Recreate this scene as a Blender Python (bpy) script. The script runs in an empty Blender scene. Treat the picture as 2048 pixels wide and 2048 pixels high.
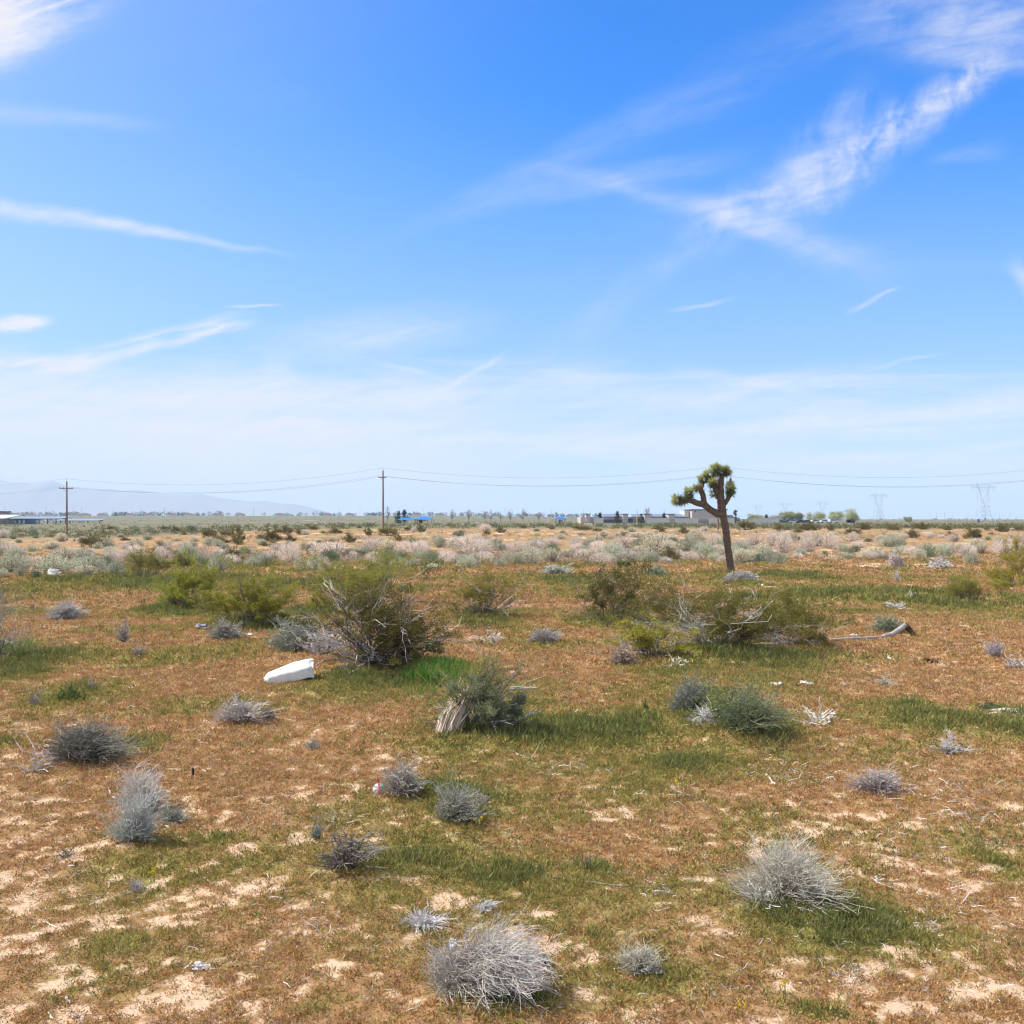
import bpy, math
import numpy as np

C = bpy.context.scene.collection
SC = bpy.context.scene
H = 3.5            # camera height above the near ground, metres
F = 2048.0         # focal length in photo pixels
HZ = 1038.0        # photo row of the true horizon
TAU = 2 * math.pi


# ------------------------------------------------------------------ noise
def _h(ix, iy, seed):
    n = (ix.astype(np.int64) * 374761393 + iy.astype(np.int64) * 668265263 + seed * 982451653) & 0xFFFFFFFF
    n = ((n ^ (n >> 13)) * 1274126177) & 0xFFFFFFFF
    n = ((n ^ (n >> 16)) * 2246822519) & 0xFFFFFFFF
    return ((n ^ (n >> 15)) & 0xFFFFFF) / float(0xFFFFFF)


def vnoise(x, y, seed=0):
    x = np.asarray(x, float); y = np.asarray(y, float)
    ix = np.floor(x); iy = np.floor(y)
    fx = x - ix; fy = y - iy
    fx = fx * fx * (3 - 2 * fx); fy = fy * fy * (3 - 2 * fy)
    a = _h(ix, iy, seed); b = _h(ix + 1, iy, seed)
    c = _h(ix, iy + 1, seed); d = _h(ix + 1, iy + 1, seed)
    return (a * (1 - fx) + b * fx) * (1 - fy) + (c * (1 - fx) + d * fx) * fy


def fbm(x, y, size, octv=4, seed=0):
    t = 0; a = 1; s = 0; f = 1.0 / size
    for k in range(octv):
        t = t + a * vnoise(x * f + 17.3 * k, y * f - 9.1 * k, seed + k); s += a
        a *= .5; f *= 2.03
    return t / s


def sst(x, a, b):
    t = np.clip((np.asarray(x, float) - a) / (b - a), 0, 1)
    return t * t * (3 - 2 * t)


# ------------------------------------------------------------------ terrain
MOUNDS = []        # x, y, radius, height


def base_z(x, y):
    x = np.asarray(x, float); y = np.asarray(y, float)
    yy = np.maximum(y, 1.0)
    px = 1024 + F * x / yy
    right = sst(px, 150, 700)
    zr = 1.5 * sst(y, 72, 190)
    zl = -0.35 * sst(y, 90, 180) + 1.6 * sst(y, 195, 430)
    z = zl * (1 - right) + zr * right
    far_l = 1 - sst(px, 900, 1500)
    z = z + far_l * 9.5 * sst(y, 520, 2500)
    near = 1 - sst(y, 150, 300)
    z = z + near * (.16 * (fbm(x, y, 7.0, 2, 5) - .5) + .07 * (fbm(x, y, 1.6, 2, 9) - .5))
    return z


def ground_z(x, y):
    z = base_z(x, y)
    for (mx, my, r, h) in MOUNDS:
        d2 = ((x - mx) ** 2 + (y - my) ** 2) / (r * r)
        z = z + h * np.exp(-np.minimum(d2 * 1.6, 30))
    return z


def at(px, py, gz=None):
    """world point on the ground seen at a photo pixel"""
    gz = gz or base_z
    ys = np.geomspace(4.5, 900, 4000)
    k = (px - 1024) / F
    ray = H - (py - HZ) / F * ys
    g = gz(k * ys, ys)
    idx = np.nonzero(ray <= g)[0]
    y = ys[idx[0]] if len(idx) else 900.0
    return float(k * y), float(y), float(gz(np.array([k * y]), np.array([y]))[0])


def P3(px, py, y):
    return np.array([(px - 1024) / F * y, y, H + (HZ - py) / F * y])


# ------------------------------------------------------------------ materials
def new_mat(name):
    m = bpy.data.materials.new(name); m.use_nodes = True
    nt = m.node_tree; nt.nodes.clear()
    out = nt.nodes.new('ShaderNodeOutputMaterial')
    return m, nt, out


def N(nt, kind, **kw):
    n = nt.nodes.new(kind)
    for k, v in kw.items():
        setattr(n, k, v)
    return n


def vcol_mat(name, transl=0.0, rough=.8, rnd=.0, spec=.2, tint=None):
    """colour read from the mesh's own per-leaf colour, slightly varied per plant"""
    m, nt, out = new_mat(name)
    at_ = N(nt, 'ShaderNodeAttribute', attribute_name='Col')
    col = at_.outputs['Color']
    if rnd:
        oi = N(nt, 'ShaderNodeObjectInfo')
        mr = N(nt, 'ShaderNodeMapRange')
        mr.inputs['To Min'].default_value = 1 - rnd; mr.inputs['To Max'].default_value = 1 + rnd
        nt.links.new(oi.outputs['Random'], mr.inputs['Value'])
        mx = N(nt, 'ShaderNodeVectorMath', operation='SCALE')
        nt.links.new(col, mx.inputs[0]); nt.links.new(mr.outputs[0], mx.inputs['Scale'])
        col = mx.outputs[0]
    b = N(nt, 'ShaderNodeBsdfPrincipled')
    b.inputs['Roughness'].default_value = rough
    b.inputs['Specular IOR Level'].default_value = spec
    nt.links.new(col, b.inputs['Base Color'])
    sh = b.outputs[0]
    if transl:
        t = N(nt, 'ShaderNodeBsdfTranslucent')
        nt.links.new(col, t.inputs['Color'])
        ms = N(nt, 'ShaderNodeMixShader'); ms.inputs[0].default_value = transl
        nt.links.new(sh, ms.inputs[1]); nt.links.new(t.outputs[0], ms.inputs[2])
        sh = ms.outputs[0]
    nt.links.new(sh, out.inputs['Surface'])
    return m


def plain_mat(name, c0, c1=None, scale=4.0, rough=.75, metal=0.0, stretch=(1, 1, 1), bump=0.0, spec=.3):
    m, nt, out = new_mat(name)
    c1 = c1 or tuple(.8 * v for v in c0)
    tc = N(nt, 'ShaderNodeTexCoord'); mp = N(nt, 'ShaderNodeMapping')
    mp.inputs['Scale'].default_value = stretch
    nt.links.new(tc.outputs['Object'], mp.inputs['Vector'])
    no = N(nt, 'ShaderNodeTexNoise'); no.inputs['Scale'].default_value = scale
    no.inputs['Detail'].default_value = 6; no.inputs['Roughness'].default_value = .65
    nt.links.new(mp.outputs[0], no.inputs['Vector'])
    cr = N(nt, 'ShaderNodeValToRGB')
    cr.color_ramp.elements[0].position = .3; cr.color_ramp.elements[1].position = .7
    cr.color_ramp.elements[0].color = (*c1, 1); cr.color_ramp.elements[1].color = (*c0, 1)
    nt.links.new(no.outputs[0], cr.inputs[0])
    b = N(nt, 'ShaderNodeBsdfPrincipled')
    b.inputs['Roughness'].default_value = rough; b.inputs['Metallic'].default_value = metal
    b.inputs['Specular IOR Level'].default_value = spec
    nt.links.new(cr.outputs[0], b.inputs['Base Color'])
    if bump:
        bp = N(nt, 'ShaderNodeBump'); bp.inputs['Strength'].default_value = bump
        bp.inputs['Distance'].default_value = .03
        nt.links.new(no.outputs[0], bp.inputs['Height']); nt.links.new(bp.outputs[0], b.inputs['Normal'])
    nt.links.new(b.outputs[0], out.inputs['Surface'])
    return m


M_LEAF = vcol_mat('leaf', .38, .7, .16)
M_CARPET = vcol_mat('annuals', .32, .85)
M_TWIG = vcol_mat('twig', .0, .8, .08)
M_WOOD = plain_mat('pole_wood', (.26, .15, .10), (.13, .075, .06), 3, .85, stretch=(8, 8, .6))
M_WIRE = plain_mat('wire_metal', (.28, .30, .35), (.22, .24, .28), 2, .5)
M_STEEL = plain_mat('galvanised_steel', (.52, .56, .60), (.46, .50, .54), .2, .5, .0)
M_PORC = plain_mat('porcelain', (.18, .17, .2), (.12, .12, .14), 5, .3)
M_BARK = plain_mat('joshua_bark', (.23, .16, .105), (.07, .05, .036), 9, .95, stretch=(1, 1, 2.2), bump=1.0)
M_LOG = plain_mat('weathered_log', (.54, .49, .44), (.22, .19, .165), 7, .9, stretch=(.7, 3, 3), bump=.6)
M_ROT = plain_mat('rotten_log', (.16, .11, .07), (.05, .035, .025), 7, .95, bump=.6)
M_BONE = plain_mat('bleached', (.72, .66, .58), (.4, .33, .26), 14, .8)
M_WHITE = plain_mat('white_plastic', (.80, .80, .77), (.58, .55, .50), 5.5, .5, bump=.3)
M_STUCCO = plain_mat('stucco', (.52, .45, .42), (.47, .40, .375), .25, .9)
M_STUCCO_D = plain_mat('stucco_band', (.36, .33, .34), (.31, .29, .30), .3, .9)
M_CREAM = plain_mat('cream_wall', (.66, .62, .54), (.56, .52, .45), .3, .9)
M_ROOF = plain_mat('metal_roof', (.25, .28, .33), (.20, .23, .28), .3, .45, .2)
M_TRIM = plain_mat('dark_trim', (.075, .085, .13), (.05, .06, .09), .5, .6)
M_GLASS = plain_mat('dark_glass', (.05, .065, .09), (.035, .045, .06), .5, .15)
M_BLUE = plain_mat('blue_canvas', (.012, .22, .72), (.01, .17, .60), .4, .6)
M_REDP = plain_mat('red_plastic', (.38, .075, .07), (.28, .05, .05), 1, .5)
M_PAINTW = plain_mat('white_paint', (.78, .79, .80), (.68, .69, .70), .6, .35)
M_PAINTD = plain_mat('dark_paint', (.035, .04, .055), (.025, .03, .04), .6, .3)
M_PAINTB = plain_mat('blue_paint', (.06, .10, .2), (.04, .07, .15), .6, .3)
M_TYRE = plain_mat('tyre', (.02, .02, .02), (.015, .015, .015), 3, .9)
M_TAN = plain_mat('tan_wall', (.42, .30, .26), (.36, .26, .23), .3, .9)
M_SOLAR = plain_mat('solar_roof', (.27, .31, .35), (.20, .24, .28), .2, .35)
M_UNDER = plain_mat('canopy_steel', (.10, .13, .17), (.07, .09, .12), .3, .6)
M_TEAL = plain_mat('teal_wall', (.34, .42, .45), (.27, .34, .38), .5, .8)
M_RED = plain_mat('red_ribbon', (.75, .06, .035), (.6, .04, .03), 9, .5)
M_YEL = plain_mat('yellow_sleeve', (.7, .4, .06), (.6, .33, .05), 3, .5)
M_FOIL = plain_mat('pale_foil', (.66, .64, .66), (.42, .40, .43), 16, .35, bump=.5)
M_TRASHB = plain_mat('blue_cloth', (.12, .13, .26), (.55, .54, .56), 18, .8)
M_DARKDEB = plain_mat('dark_debris', (.05, .04, .035), (.02, .018, .016), 9, .95, bump=.5)


# ------------------------------------------------------------------ mesh helpers
def mesh_np(name, verts, groups, mats, cols=None, smooth=False):
    me = bpy.data.meshes.new(name)
    verts = np.ascontiguousarray(verts, dtype=np.float32)
    me.vertices.add(len(verts)); me.vertices.foreach_set('co', verts.ravel())
    loops = []; starts = []; mi = []; off = 0
    for k, f in enumerate(groups):
        f = np.ascontiguousarray(f, dtype=np.int32)
        if f.size == 0:
            continue
        n, w = f.shape
        loops.append(f.ravel()); starts.append(off + np.arange(n, dtype=np.int32) * w)
        mi.append(np.full(n, k if len(mats) > 1 else 0, np.int32)); off += n * w
    loops = np.concatenate(loops); starts = np.concatenate(starts); mi = np.concatenate(mi)
    me.loops.add(len(loops)); me.loops.foreach_set('vertex_index', loops)
    me.polygons.add(len(starts)); me.polygons.foreach_set('loop_start', starts)
    me.polygons.foreach_set('material_index', mi)
    if smooth:
        me.polygons.foreach_set('use_smooth', np.ones(len(starts), bool))
    else:
        me.polygons.foreach_set('use_smooth', np.zeros(len(starts), bool))
    for m in mats:
        me.materials.append(m)
    if cols is not None:
        a = me.attributes.new('Col', 'FLOAT_COLOR', 'POINT')
        c = np.ones((len(verts), 4), np.float32); c[:, :3] = cols
        a.data.foreach_set('color', c.ravel())
    me.update(calc_edges=True)
    return me


def link(name, me, parent=None):
    o = bpy.data.objects.new(name, me); C.objects.link(o)
    if parent:
        o.parent = parent
    return o


def tag(o, label=None, cat=None, group=None, kind=None):
    if label: o['label'] = label
    if cat: o['category'] = cat
    if group: o['group'] = group
    if kind: o['kind'] = kind
    return o


def thing(name, label, cat, loc=(0, 0, 0), group=None, rz=0.0):
    o = bpy.data.objects.new(name, None); C.objects.link(o)
    o.location = loc; o.rotation_euler = (0, 0, rz); o.empty_display_size = .2
    return tag(o, label, cat, group)


def unit(v):
    return v / np.maximum(np.linalg.norm(v, axis=-1, keepdims=True), 1e-9)


def fit(R, Hh, pts, *arrs):
    """scale arrays of points so that pts fill half width R and height Hh"""
    q = pts.reshape(-1, 3)
    x0, x1 = np.percentile(q[:, 0], [2.5, 97.5]); z1 = np.percentile(q[:, 2], 98.5)
    fx = 2 * R / max(x1 - x0, 1e-6); fz = Hh / max(z1, 1e-6); k = np.array([fx, fx, fz])
    for a in arrs:
        a *= k


class Soup:
    """collects leaves, tubes, boxes, lathes into one mesh"""
    def __init__(s):
        s.v = []; s.q = []; s.t = []; s.c = []; s.n = 0

    def _add(s, v, q=None, t=None, col=(.5, .5, .5)):
        v = np.asarray(v, float).reshape(-1, 3)
        if q is not None and len(q): s.q.append(np.asarray(q).reshape(-1, 4) + s.n)
        if t is not None and len(t): s.t.append(np.asarray(t).reshape(-1, 3) + s.n)
        c = np.broadcast_to(np.asarray(col, float), v.shape) if np.ndim(col) < 2 else np.asarray(col).reshape(-1, 3)
        s.v.append(v); s.c.append(c); s.n += len(v)

    def blades(s, P, D, L, W, col, rng, bend=.15, mid=.45):
        n = len(P)
        if n == 0: return
        D = unit(D); L = np.broadcast_to(L, n)[:, None]; W = np.broadcast_to(W, n)[:, None]
        side = unit(np.cross(D, rng.normal(size=(n, 3))))
        nor = np.cross(side, D)
        m = P + D * L * mid + nor * L * bend
        v = np.stack([P, m + side * W / 2, P + D * L, m - side * W / 2], 1)
        q = np.arange(n * 4).reshape(n, 4)
        c = np.repeat(np.broadcast_to(col, (n, 3)), 4, 0)
        s._add(v, q=q, col=c)

    def tubes(s, paths, radii, col, sides=3, cap=False):
        paths = np.asarray(paths, float); n, S, _ = paths.shape
        if n == 0: return
        radii = np.broadcast_to(np.asarray(radii, float), (n, S))
        tan = np.gradient(paths, axis=1) if S > 2 else np.repeat((paths[:, 1:] - paths[:, :1]), 2, 1)
        tan = unit(tan)
        ref = np.where(np.abs(unit(paths[:, -1] - paths[:, 0])[:, 2:3]) > .8, np.array([[1., 0, 0]]), np.array([[0, 0, 1.]]))
        a = unit(np.cross(tan, ref[:, None, :] + 0 * tan)); b = np.cross(tan, a)
        th = np.arange(sides) * TAU / sides
        ring = a[:, :, None, :] * np.cos(th)[None, None, :, None] + b[:, :, None, :] * np.sin(th)[None, None, :, None]
        v = paths[:, :, None, :] + ring * radii[:, :, None, None]
        i = np.arange(n)[:, None, None] * S * sides; j = np.arange(S - 1)[None, :, None] * sides
        k = np.arange(sides)[None, None, :]; k2 = (k + 1) % sides
        q = np.stack([i + j + k, i + j + k2, i + j + sides + k2, i + j + sides + k], -1)
        col = np.asarray(col, float)
        if col.ndim == 1: c = np.broadcast_to(col, v.shape)
        elif col.ndim == 2: c = np.broadcast_to(col[:, None, None, :], v.shape)
        else: c = np.broadcast_to(col[:, :, None, :], v.shape)
        base = s.n
        s._add(v, q=q, col=c.reshape(-1, 3))
        if cap and sides > 3:
            for e in (0, S - 1):
                for kk in range(n):
                    o = base + kk * S * sides + e * sides
                    s.t.append(np.array([[o, o + x, o + x + 1] for x in range(1, sides - 1)]))

    def box(s, c, d, col=(.5, .5, .5), rz=0.0, taper=1.0):
        x, y, z = d[0] / 2, d[1] / 2, d[2] / 2
        v = np.array([[-x, -y, -z], [x, -y, -z], [x, y, -z], [-x, y, -z],
                      [-x * taper, -y * taper, z], [x * taper, -y * taper, z], [x * taper, y * taper, z], [-x * taper, y * taper, z]])
        if rz:
            cc, ss = math.cos(rz), math.sin(rz)
            v = v @ np.array([[cc, ss, 0], [-ss, cc, 0], [0, 0, 1]])
        s._add(v + np.asarray(c), q=[[0, 3, 2, 1], [4, 5, 6, 7], [0, 1, 5, 4], [1, 2, 6, 5], [2, 3, 7, 6], [3, 0, 4, 7]], col=col)

    def prism(s, poly, y0, y1, col=(.5, .5, .5)):
        """xz outline pushed from y0 to y1"""
        n = len(poly)
        v = [(x, y0, z) for x, z in poly] + [(x, y1, z) for x, z in poly]
        q = [[k, (k + 1) % n, n + (k + 1) % n, n + k] for k in range(n)]
        t = [[0, k + 1, k] for k in range(1, n - 1)] + [[n, n + k, n + k + 1] for k in range(1, n - 1)]
        s._add(v, q=q, t=t, col=col)

    def bar(s, p, q, r, sides=4):
        s.tubes(np.array([[p, q]], float), [[r, r]], (.5, .5, .5), sides, cap=sides > 3)

    def mesh(s, name, mat, smooth=False):
        v = np.concatenate(s.v); c = np.concatenate(s.c)
        g = []
        if s.q: g.append(np.concatenate(s.q))
        if s.t: g.append(np.concatenate(s.t))
        return mesh_np(name, v, g, [mat], c, smooth)

    def build(s, name, mat, parent=None, smooth=False):
        return link(name, s.mesh(name, mat, smooth), parent)


def lump(name, mat, loc, size, seed, parent=None, rough=.35, sub=3):
    """an irregular lump: a displaced ico-like grid sphere"""
    n, m = 14, 9
    th = np.linspace(0, TAU, n, endpoint=False); ph = np.linspace(0.02, math.pi - .02, m)
    T, Pp = np.meshgrid(th, ph)
    d = np.stack([np.sin(Pp) * np.cos(T), np.sin(Pp) * np.sin(T), np.cos(Pp)], -1)
    rr = 1 + rough * (vnoise(d[..., 0] * 2.3 + seed, d[..., 1] * 2.3 + d[..., 2] * 3.1, seed) - .5) * 2
    v = (d * rr[..., None] * np.array(size) / 2).reshape(-1, 3)
    q = [[r * n + k, r * n + (k + 1) % n, (r + 1) * n + (k + 1) % n, (r + 1) * n + k] for r in range(m - 1) for k in range(n)]
    o = link(name, mesh_np(name, v, [np.array(q)], [mat]), parent)
    o.location = loc
    return o


# ------------------------------------------------------------------ plant generators
def interp(paths, idx, t):
    S = paths.shape[1]
    f = t * (S - 1); i = np.minimum(f.astype(int), S - 2); w = (f - i)[:, None]
    return paths[idx, i] * (1 - w) + paths[idx, i + 1] * w


def wig(rng, n, S, amp):
    w = rng.normal(size=(n, S, 3)); w[:, 0] = 0
    return np.cumsum(w, 1) * amp[:, None, None] / math.sqrt(S)


def dome_paths(rng, n, R, Hh, S=5, lean=(0, 0), wiggle=.07, elmin=5, elmax=88, low=.0, lo=.6, spread=.15, arch=0.0):
    az = rng.uniform(0, TAU, n)
    el = np.radians(elmin + (elmax - elmin) * rng.uniform(0, 1, n) ** .9)
    d = np.stack([np.cos(el) * np.cos(az), np.cos(el) * np.sin(az), np.sin(el)], -1)
    ell = 1 / np.sqrt((d[:, 0] / R) ** 2 + (d[:, 1] / R) ** 2 + (d[:, 2] / Hh) ** 2)
    L = ell * rng.uniform(lo, 1.06, n) * (.62 + .76 * vnoise(np.cos(az) * 1.6 + 50 * rng.random(), np.sin(az) * 1.6 + el * 1.5, 7))
    p0 = np.zeros((n, 3)); rr = spread * R * np.sqrt(rng.uniform(0, 1, n)); a2 = az + rng.normal(0, .6, n)
    p0[:, 0] = rr * np.cos(a2); p0[:, 1] = rr * np.sin(a2)
    t = np.linspace(0, 1, S)[None, :, None]
    e = d * L[:, None]; e[:, 0] += lean[0] * (.3 + .7 * (L / ell)); e[:, 1] += lean[1] * (.3 + .7 * (L / ell))
    path = p0[:, None, :] * (1 - .3 * t)
    path = path + np.concatenate([e[:, None, :2] * t ** 1.25, e[:, None, 2:] * (t ** .8 - arch * t ** 2.2)], -1)
    path = path + wig(rng, n, S, L * wiggle)
    path[..., 2] = np.maximum(path[..., 2], -.03)
    return path


def children(rng, paths, m, t0, t1, len0, len1, S=4, spread=.8, up=.1, wiggle=.08):
    n = len(paths)
    idx = rng.integers(0, n, m); t = rng.uniform(t0, t1, m)
    p = interp(paths, idx, t)
    Lp = np.linalg.norm(paths[idx, -1] - paths[idx, 0], axis=1)
    d = unit(interp(paths, idx, np.minimum(t + .15, 1)) - interp(paths, idx, np.maximum(t - .15, 0)))
    d = unit(d + spread * rng.normal(size=(m, 3)) + np.array([0, 0, up]))
    L = Lp * rng.uniform(len0, len1, m)
    tt = np.linspace(0, 1, S)[None, :, None]
    q = p[:, None, :] + d[:, None, :] * L[:, None, None] * tt + wig(rng, m, S, L * wiggle)
    q[..., 2] = np.maximum(q[..., 2], -.02)
    return q


def jit(rng, n, c, amt=.18, hue=.06):
    k = 1 + rng.normal(0, amt, (n, 1)); h = 1 + rng.normal(0, hue, (n, 3))
    return np.clip(np.asarray(c)[None] * np.clip(k, .35, 1.8) * h, .004, .95)


GREY = (.50, .445, .375); PALE = (.66, .60, .52); DARKG = (.22, .185, .15); SILV = (.52, .475, .41)


def shrub_loc(px, py):
    x, y, _ = at(px, py)
    return x, y, float(ground_z(np.array([x]), np.array([y]))[0])


def dead_brush(label, px, base, w, top, seed, n=500, tipcol=GREY, basecol=DARKG, leaf=None, lean=(0, 0),
               name='dry_shrub', r=.0025, cat='shrub', group=None, elmin=4, m=4.5, nleaf=0, leafsize=.03, arch=0.0, lo=.45):
    x, y, z = shrub_loc(px, base); s = y / F
    R = w * s / 2; Hh = (base - top) * s
    rng = np.random.default_rng(seed)
    t = thing(name, label, cat, (x, y, z - .01), group)
    S1 = Soup()
    pth = dome_paths(rng, n, R, Hh, 6, lean=lean, elmin=elmin, arch=arch, lo=lo, wiggle=.15)
    ch = children(rng, pth, int(n * m), .3, 1.0, .10, .34, 4, .8, .1, .14)
    fit(R, Hh * (.92 if y < 17 else .97), np.concatenate([pth[:, -1], ch[:, -1]]), pth, ch)
    r0 = r * max(1, y / 11)
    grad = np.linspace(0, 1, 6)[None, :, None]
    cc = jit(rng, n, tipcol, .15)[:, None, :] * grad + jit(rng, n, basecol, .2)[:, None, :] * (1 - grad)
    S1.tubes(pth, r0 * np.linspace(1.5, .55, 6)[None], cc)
    S2 = S1
    S2.tubes(ch, r0 * .7 * np.linspace(1, .5, 4)[None], jit(rng, len(ch), tipcol, .2))
    S1.build('stems', M_TWIG, t)
    if leaf is not None:
        S3 = Soup(); k = nleaf or n * 4
        idx = rng.integers(0, len(ch), k)
        p = interp(ch, idx, rng.uniform(.2, 1, k))
        ls = leafsize * max(1, y / 12)
        S3.blades(p, rng.normal(size=(k, 3)) + np.array([0, 0, .8]), ls * rng.uniform(.6, 1.3, k), ls * .35, jit(rng, k, leaf, .25), rng)
        S3.build('foliage', M_LEAF, t)
    return t


CREO = (.28, .24, .04); CREO_D = (.12, .12, .03); CREO_Y = (.42, .35, .06)


def creosote(label, px, base, w, top, seed, n=16, leaf=CREO, nleaf=5200, ls=.04, dead=0.0, lean=(0, 0), stemcol=(.22, .18, .15),
             name='creosote_bush', depth=.8, group=None, elmin=16, leaf_lo=.12, mesh_only=False, deadcol=(.60, .57, .55), r=.012, wid=.45):
    if mesh_only:
        x = y = z = 0.0; R, Hh = w / 2, top
    else:
        x, y, z = shrub_loc(px, base); s = y / F
        R = w * s / 2; Hh = (base - top) * s
    rng = np.random.default_rng(seed)
    pth = dome_paths(rng, n, R * .92, Hh * .95, 7, lean=lean, wiggle=.10, elmin=elmin, lo=.75, spread=.18)
    pth[..., 1] *= depth
    sec = children(rng, pth, n * 7, .3, .97, .25, .55, 5, .55, .35, .1)
    ter = children(rng, sec, n * 26, .35, 1, .25, .6, 4, .6, .3, .1)
    nleaf = int(nleaf * (1.9 if mesh_only else 2.7)); live = rng.random(len(ter)) < .8
    lt = ter[live] if live.any() else ter
    idx = rng.integers(0, len(lt), nleaf)
    p = interp(lt, idx, rng.uniform(.15, 1, nleaf)) + rng.normal(0, ls * .8, (nleaf, 3))
    keep = p[:, 2] > Hh * leaf_lo * rng.uniform(.3, 1, nleaf)
    p = p[keep]; k = len(p)
    dp = dc = np.zeros((1, 2, 3))
    if dead:
        nd = int(n * dead)
        dp = dome_paths(rng, nd, R, Hh * .9, 8, lean=lean, wiggle=.18, elmin=max(10, elmin - 8), elmax=80, lo=.6, spread=.2)
        dp[..., 1] *= depth
        dc = children(rng, dp, nd * 5, .35, 1, .2, .45, 5, .7, .1, .16)
    fit(R, Hh, p, pth, sec, ter, p); fit(R * .94, Hh * (1.0 if elmin < 15 else .95), dc, dp, dc)
    S1 = Soup()
    S1.tubes(pth, r * np.linspace(1.6, .6, 7)[None], jit(rng, n, stemcol, .2))
    S1.tubes(sec, r * .6 * np.linspace(1, .5, 5)[None], jit(rng, len(sec), stemcol, .25))
    S1.tubes(ter, r * .4 * np.linspace(1, .6, 4)[None], jit(rng, len(ter), (stemcol[0] * 1.2, stemcol[1] * 1.2, stemcol[2] * 1.1), .25))
    S3 = Soup()
    tone = rng.random(len(lt))[idx][keep][:, None]
    col = jit(rng, k, leaf, .22) * (1 - tone * .5) + jit(rng, k, (leaf[0] * 1.45, leaf[1] * 1.4, leaf[2] * 1.3), .2) * tone * .5
    S3.blades(p, rng.normal(size=(k, 3)) + np.array([0, 0, .7]), ls * rng.uniform(.7, 1.6, k), ls * wid * rng.uniform(.7, 1.5, k), col, rng)
    if mesh_only:
        return S1, S3
    t = thing(name, label, 'shrub', (x, y, z - .02), group)
    S1.build('stems', M_TWIG, t)
    S3.build('foliage', M_LEAF, t)
    if dead:
        S4 = Soup()
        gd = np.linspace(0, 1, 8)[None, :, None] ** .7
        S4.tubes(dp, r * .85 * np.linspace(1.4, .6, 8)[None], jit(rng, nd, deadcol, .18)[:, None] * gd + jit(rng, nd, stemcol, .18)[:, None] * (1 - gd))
        S4.tubes(dc, r * .6 * np.linspace(1, .5, 5)[None], jit(rng, len(dc), deadcol, .18))
        S4.build('dead_branches', M_TWIG, t)
    return t


# ------------------------------------------------------------------ patches of colour on the ground (photo ellipses -> world ellipses)
def ell(cx, cy, rx, ry, k=1.0):
    x, y, _ = at(cx, cy)
    y0 = at(cx, cy + ry)[1]; y1 = at(cx, max(cy - ry, HZ + 12))[1]
    return (x, (y0 + y1) / 2, rx / F * y, max((y1 - y0) / 2, .12), k)


GREEN = [ell(*a) for a in [
    (190, 1168, 300, 20, .7), (560, 1180, 260, 16, .5), (1250, 1160, 320, 14, .5), (1780, 1200, 260, 30, .65), (1560, 1210, 120, 16, .7),
    (1900, 1440, 210, 34, .9), (2000, 1425, 80, 16, 1), (1120, 1462, 210, 34, 1), (1000, 1410, 130, 40, .8), (1500, 1450, 110, 50, 1),
    (1490, 1320, 180, 28, 1.1), (860, 1360, 90, 30, 1.2), (700, 1380, 140, 26, .8), (620, 1235, 70, 16, .9), (360, 1222, 70, 14, 1), (520, 1248, 90, 14, 1),
    (1240, 1245, 110, 20, 1), (970, 1240, 80, 12, .9), (40, 1340, 80, 40, 1.1), (160, 1390, 110, 24, .8), (270, 1500, 70, 20, .9),
    (420, 1690, 90, 26, .8), (330, 1720, 170, 60, .55), (560, 1700, 120, 60, .5), (800, 1740, 210, 60, .55), (1200, 1730, 50, 14, .9), (980, 1745, 160, 40, .5),
    (850, 1590, 130, 34, .8), (700, 1640, 160, 40, .5), (930, 1640, 90, 24, .8), (1000, 1990, 110, 50, 1.1), (1680, 1850, 150, 36, .9), (1780, 1850, 60, 24, .6),
    (1290, 1990, 130, 50, .6), (1640, 2020, 70, 30, .8), (1220, 1960, 120, 30, .45), (180, 1950, 110, 40, .5), (640, 1990, 60, 24, .6), (240, 1890, 120, 30, .5),
    (1400, 1540, 140, 30, .5), (1240, 1560, 120, 30, .5), (900, 1480, 160, 22, .5), (1900, 1215, 140, 22, .8), (1560, 1155, 90, 6, 1.2),
    (500, 1420, 90, 20, .5), (1830, 1500, 160, 24, .5), (2000, 1740, 50, 40, .7), (40, 1480, 60, 14, .9), (760, 1132, 500, 6, .4), (100, 1132, 150, 8, .4)]]
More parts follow.
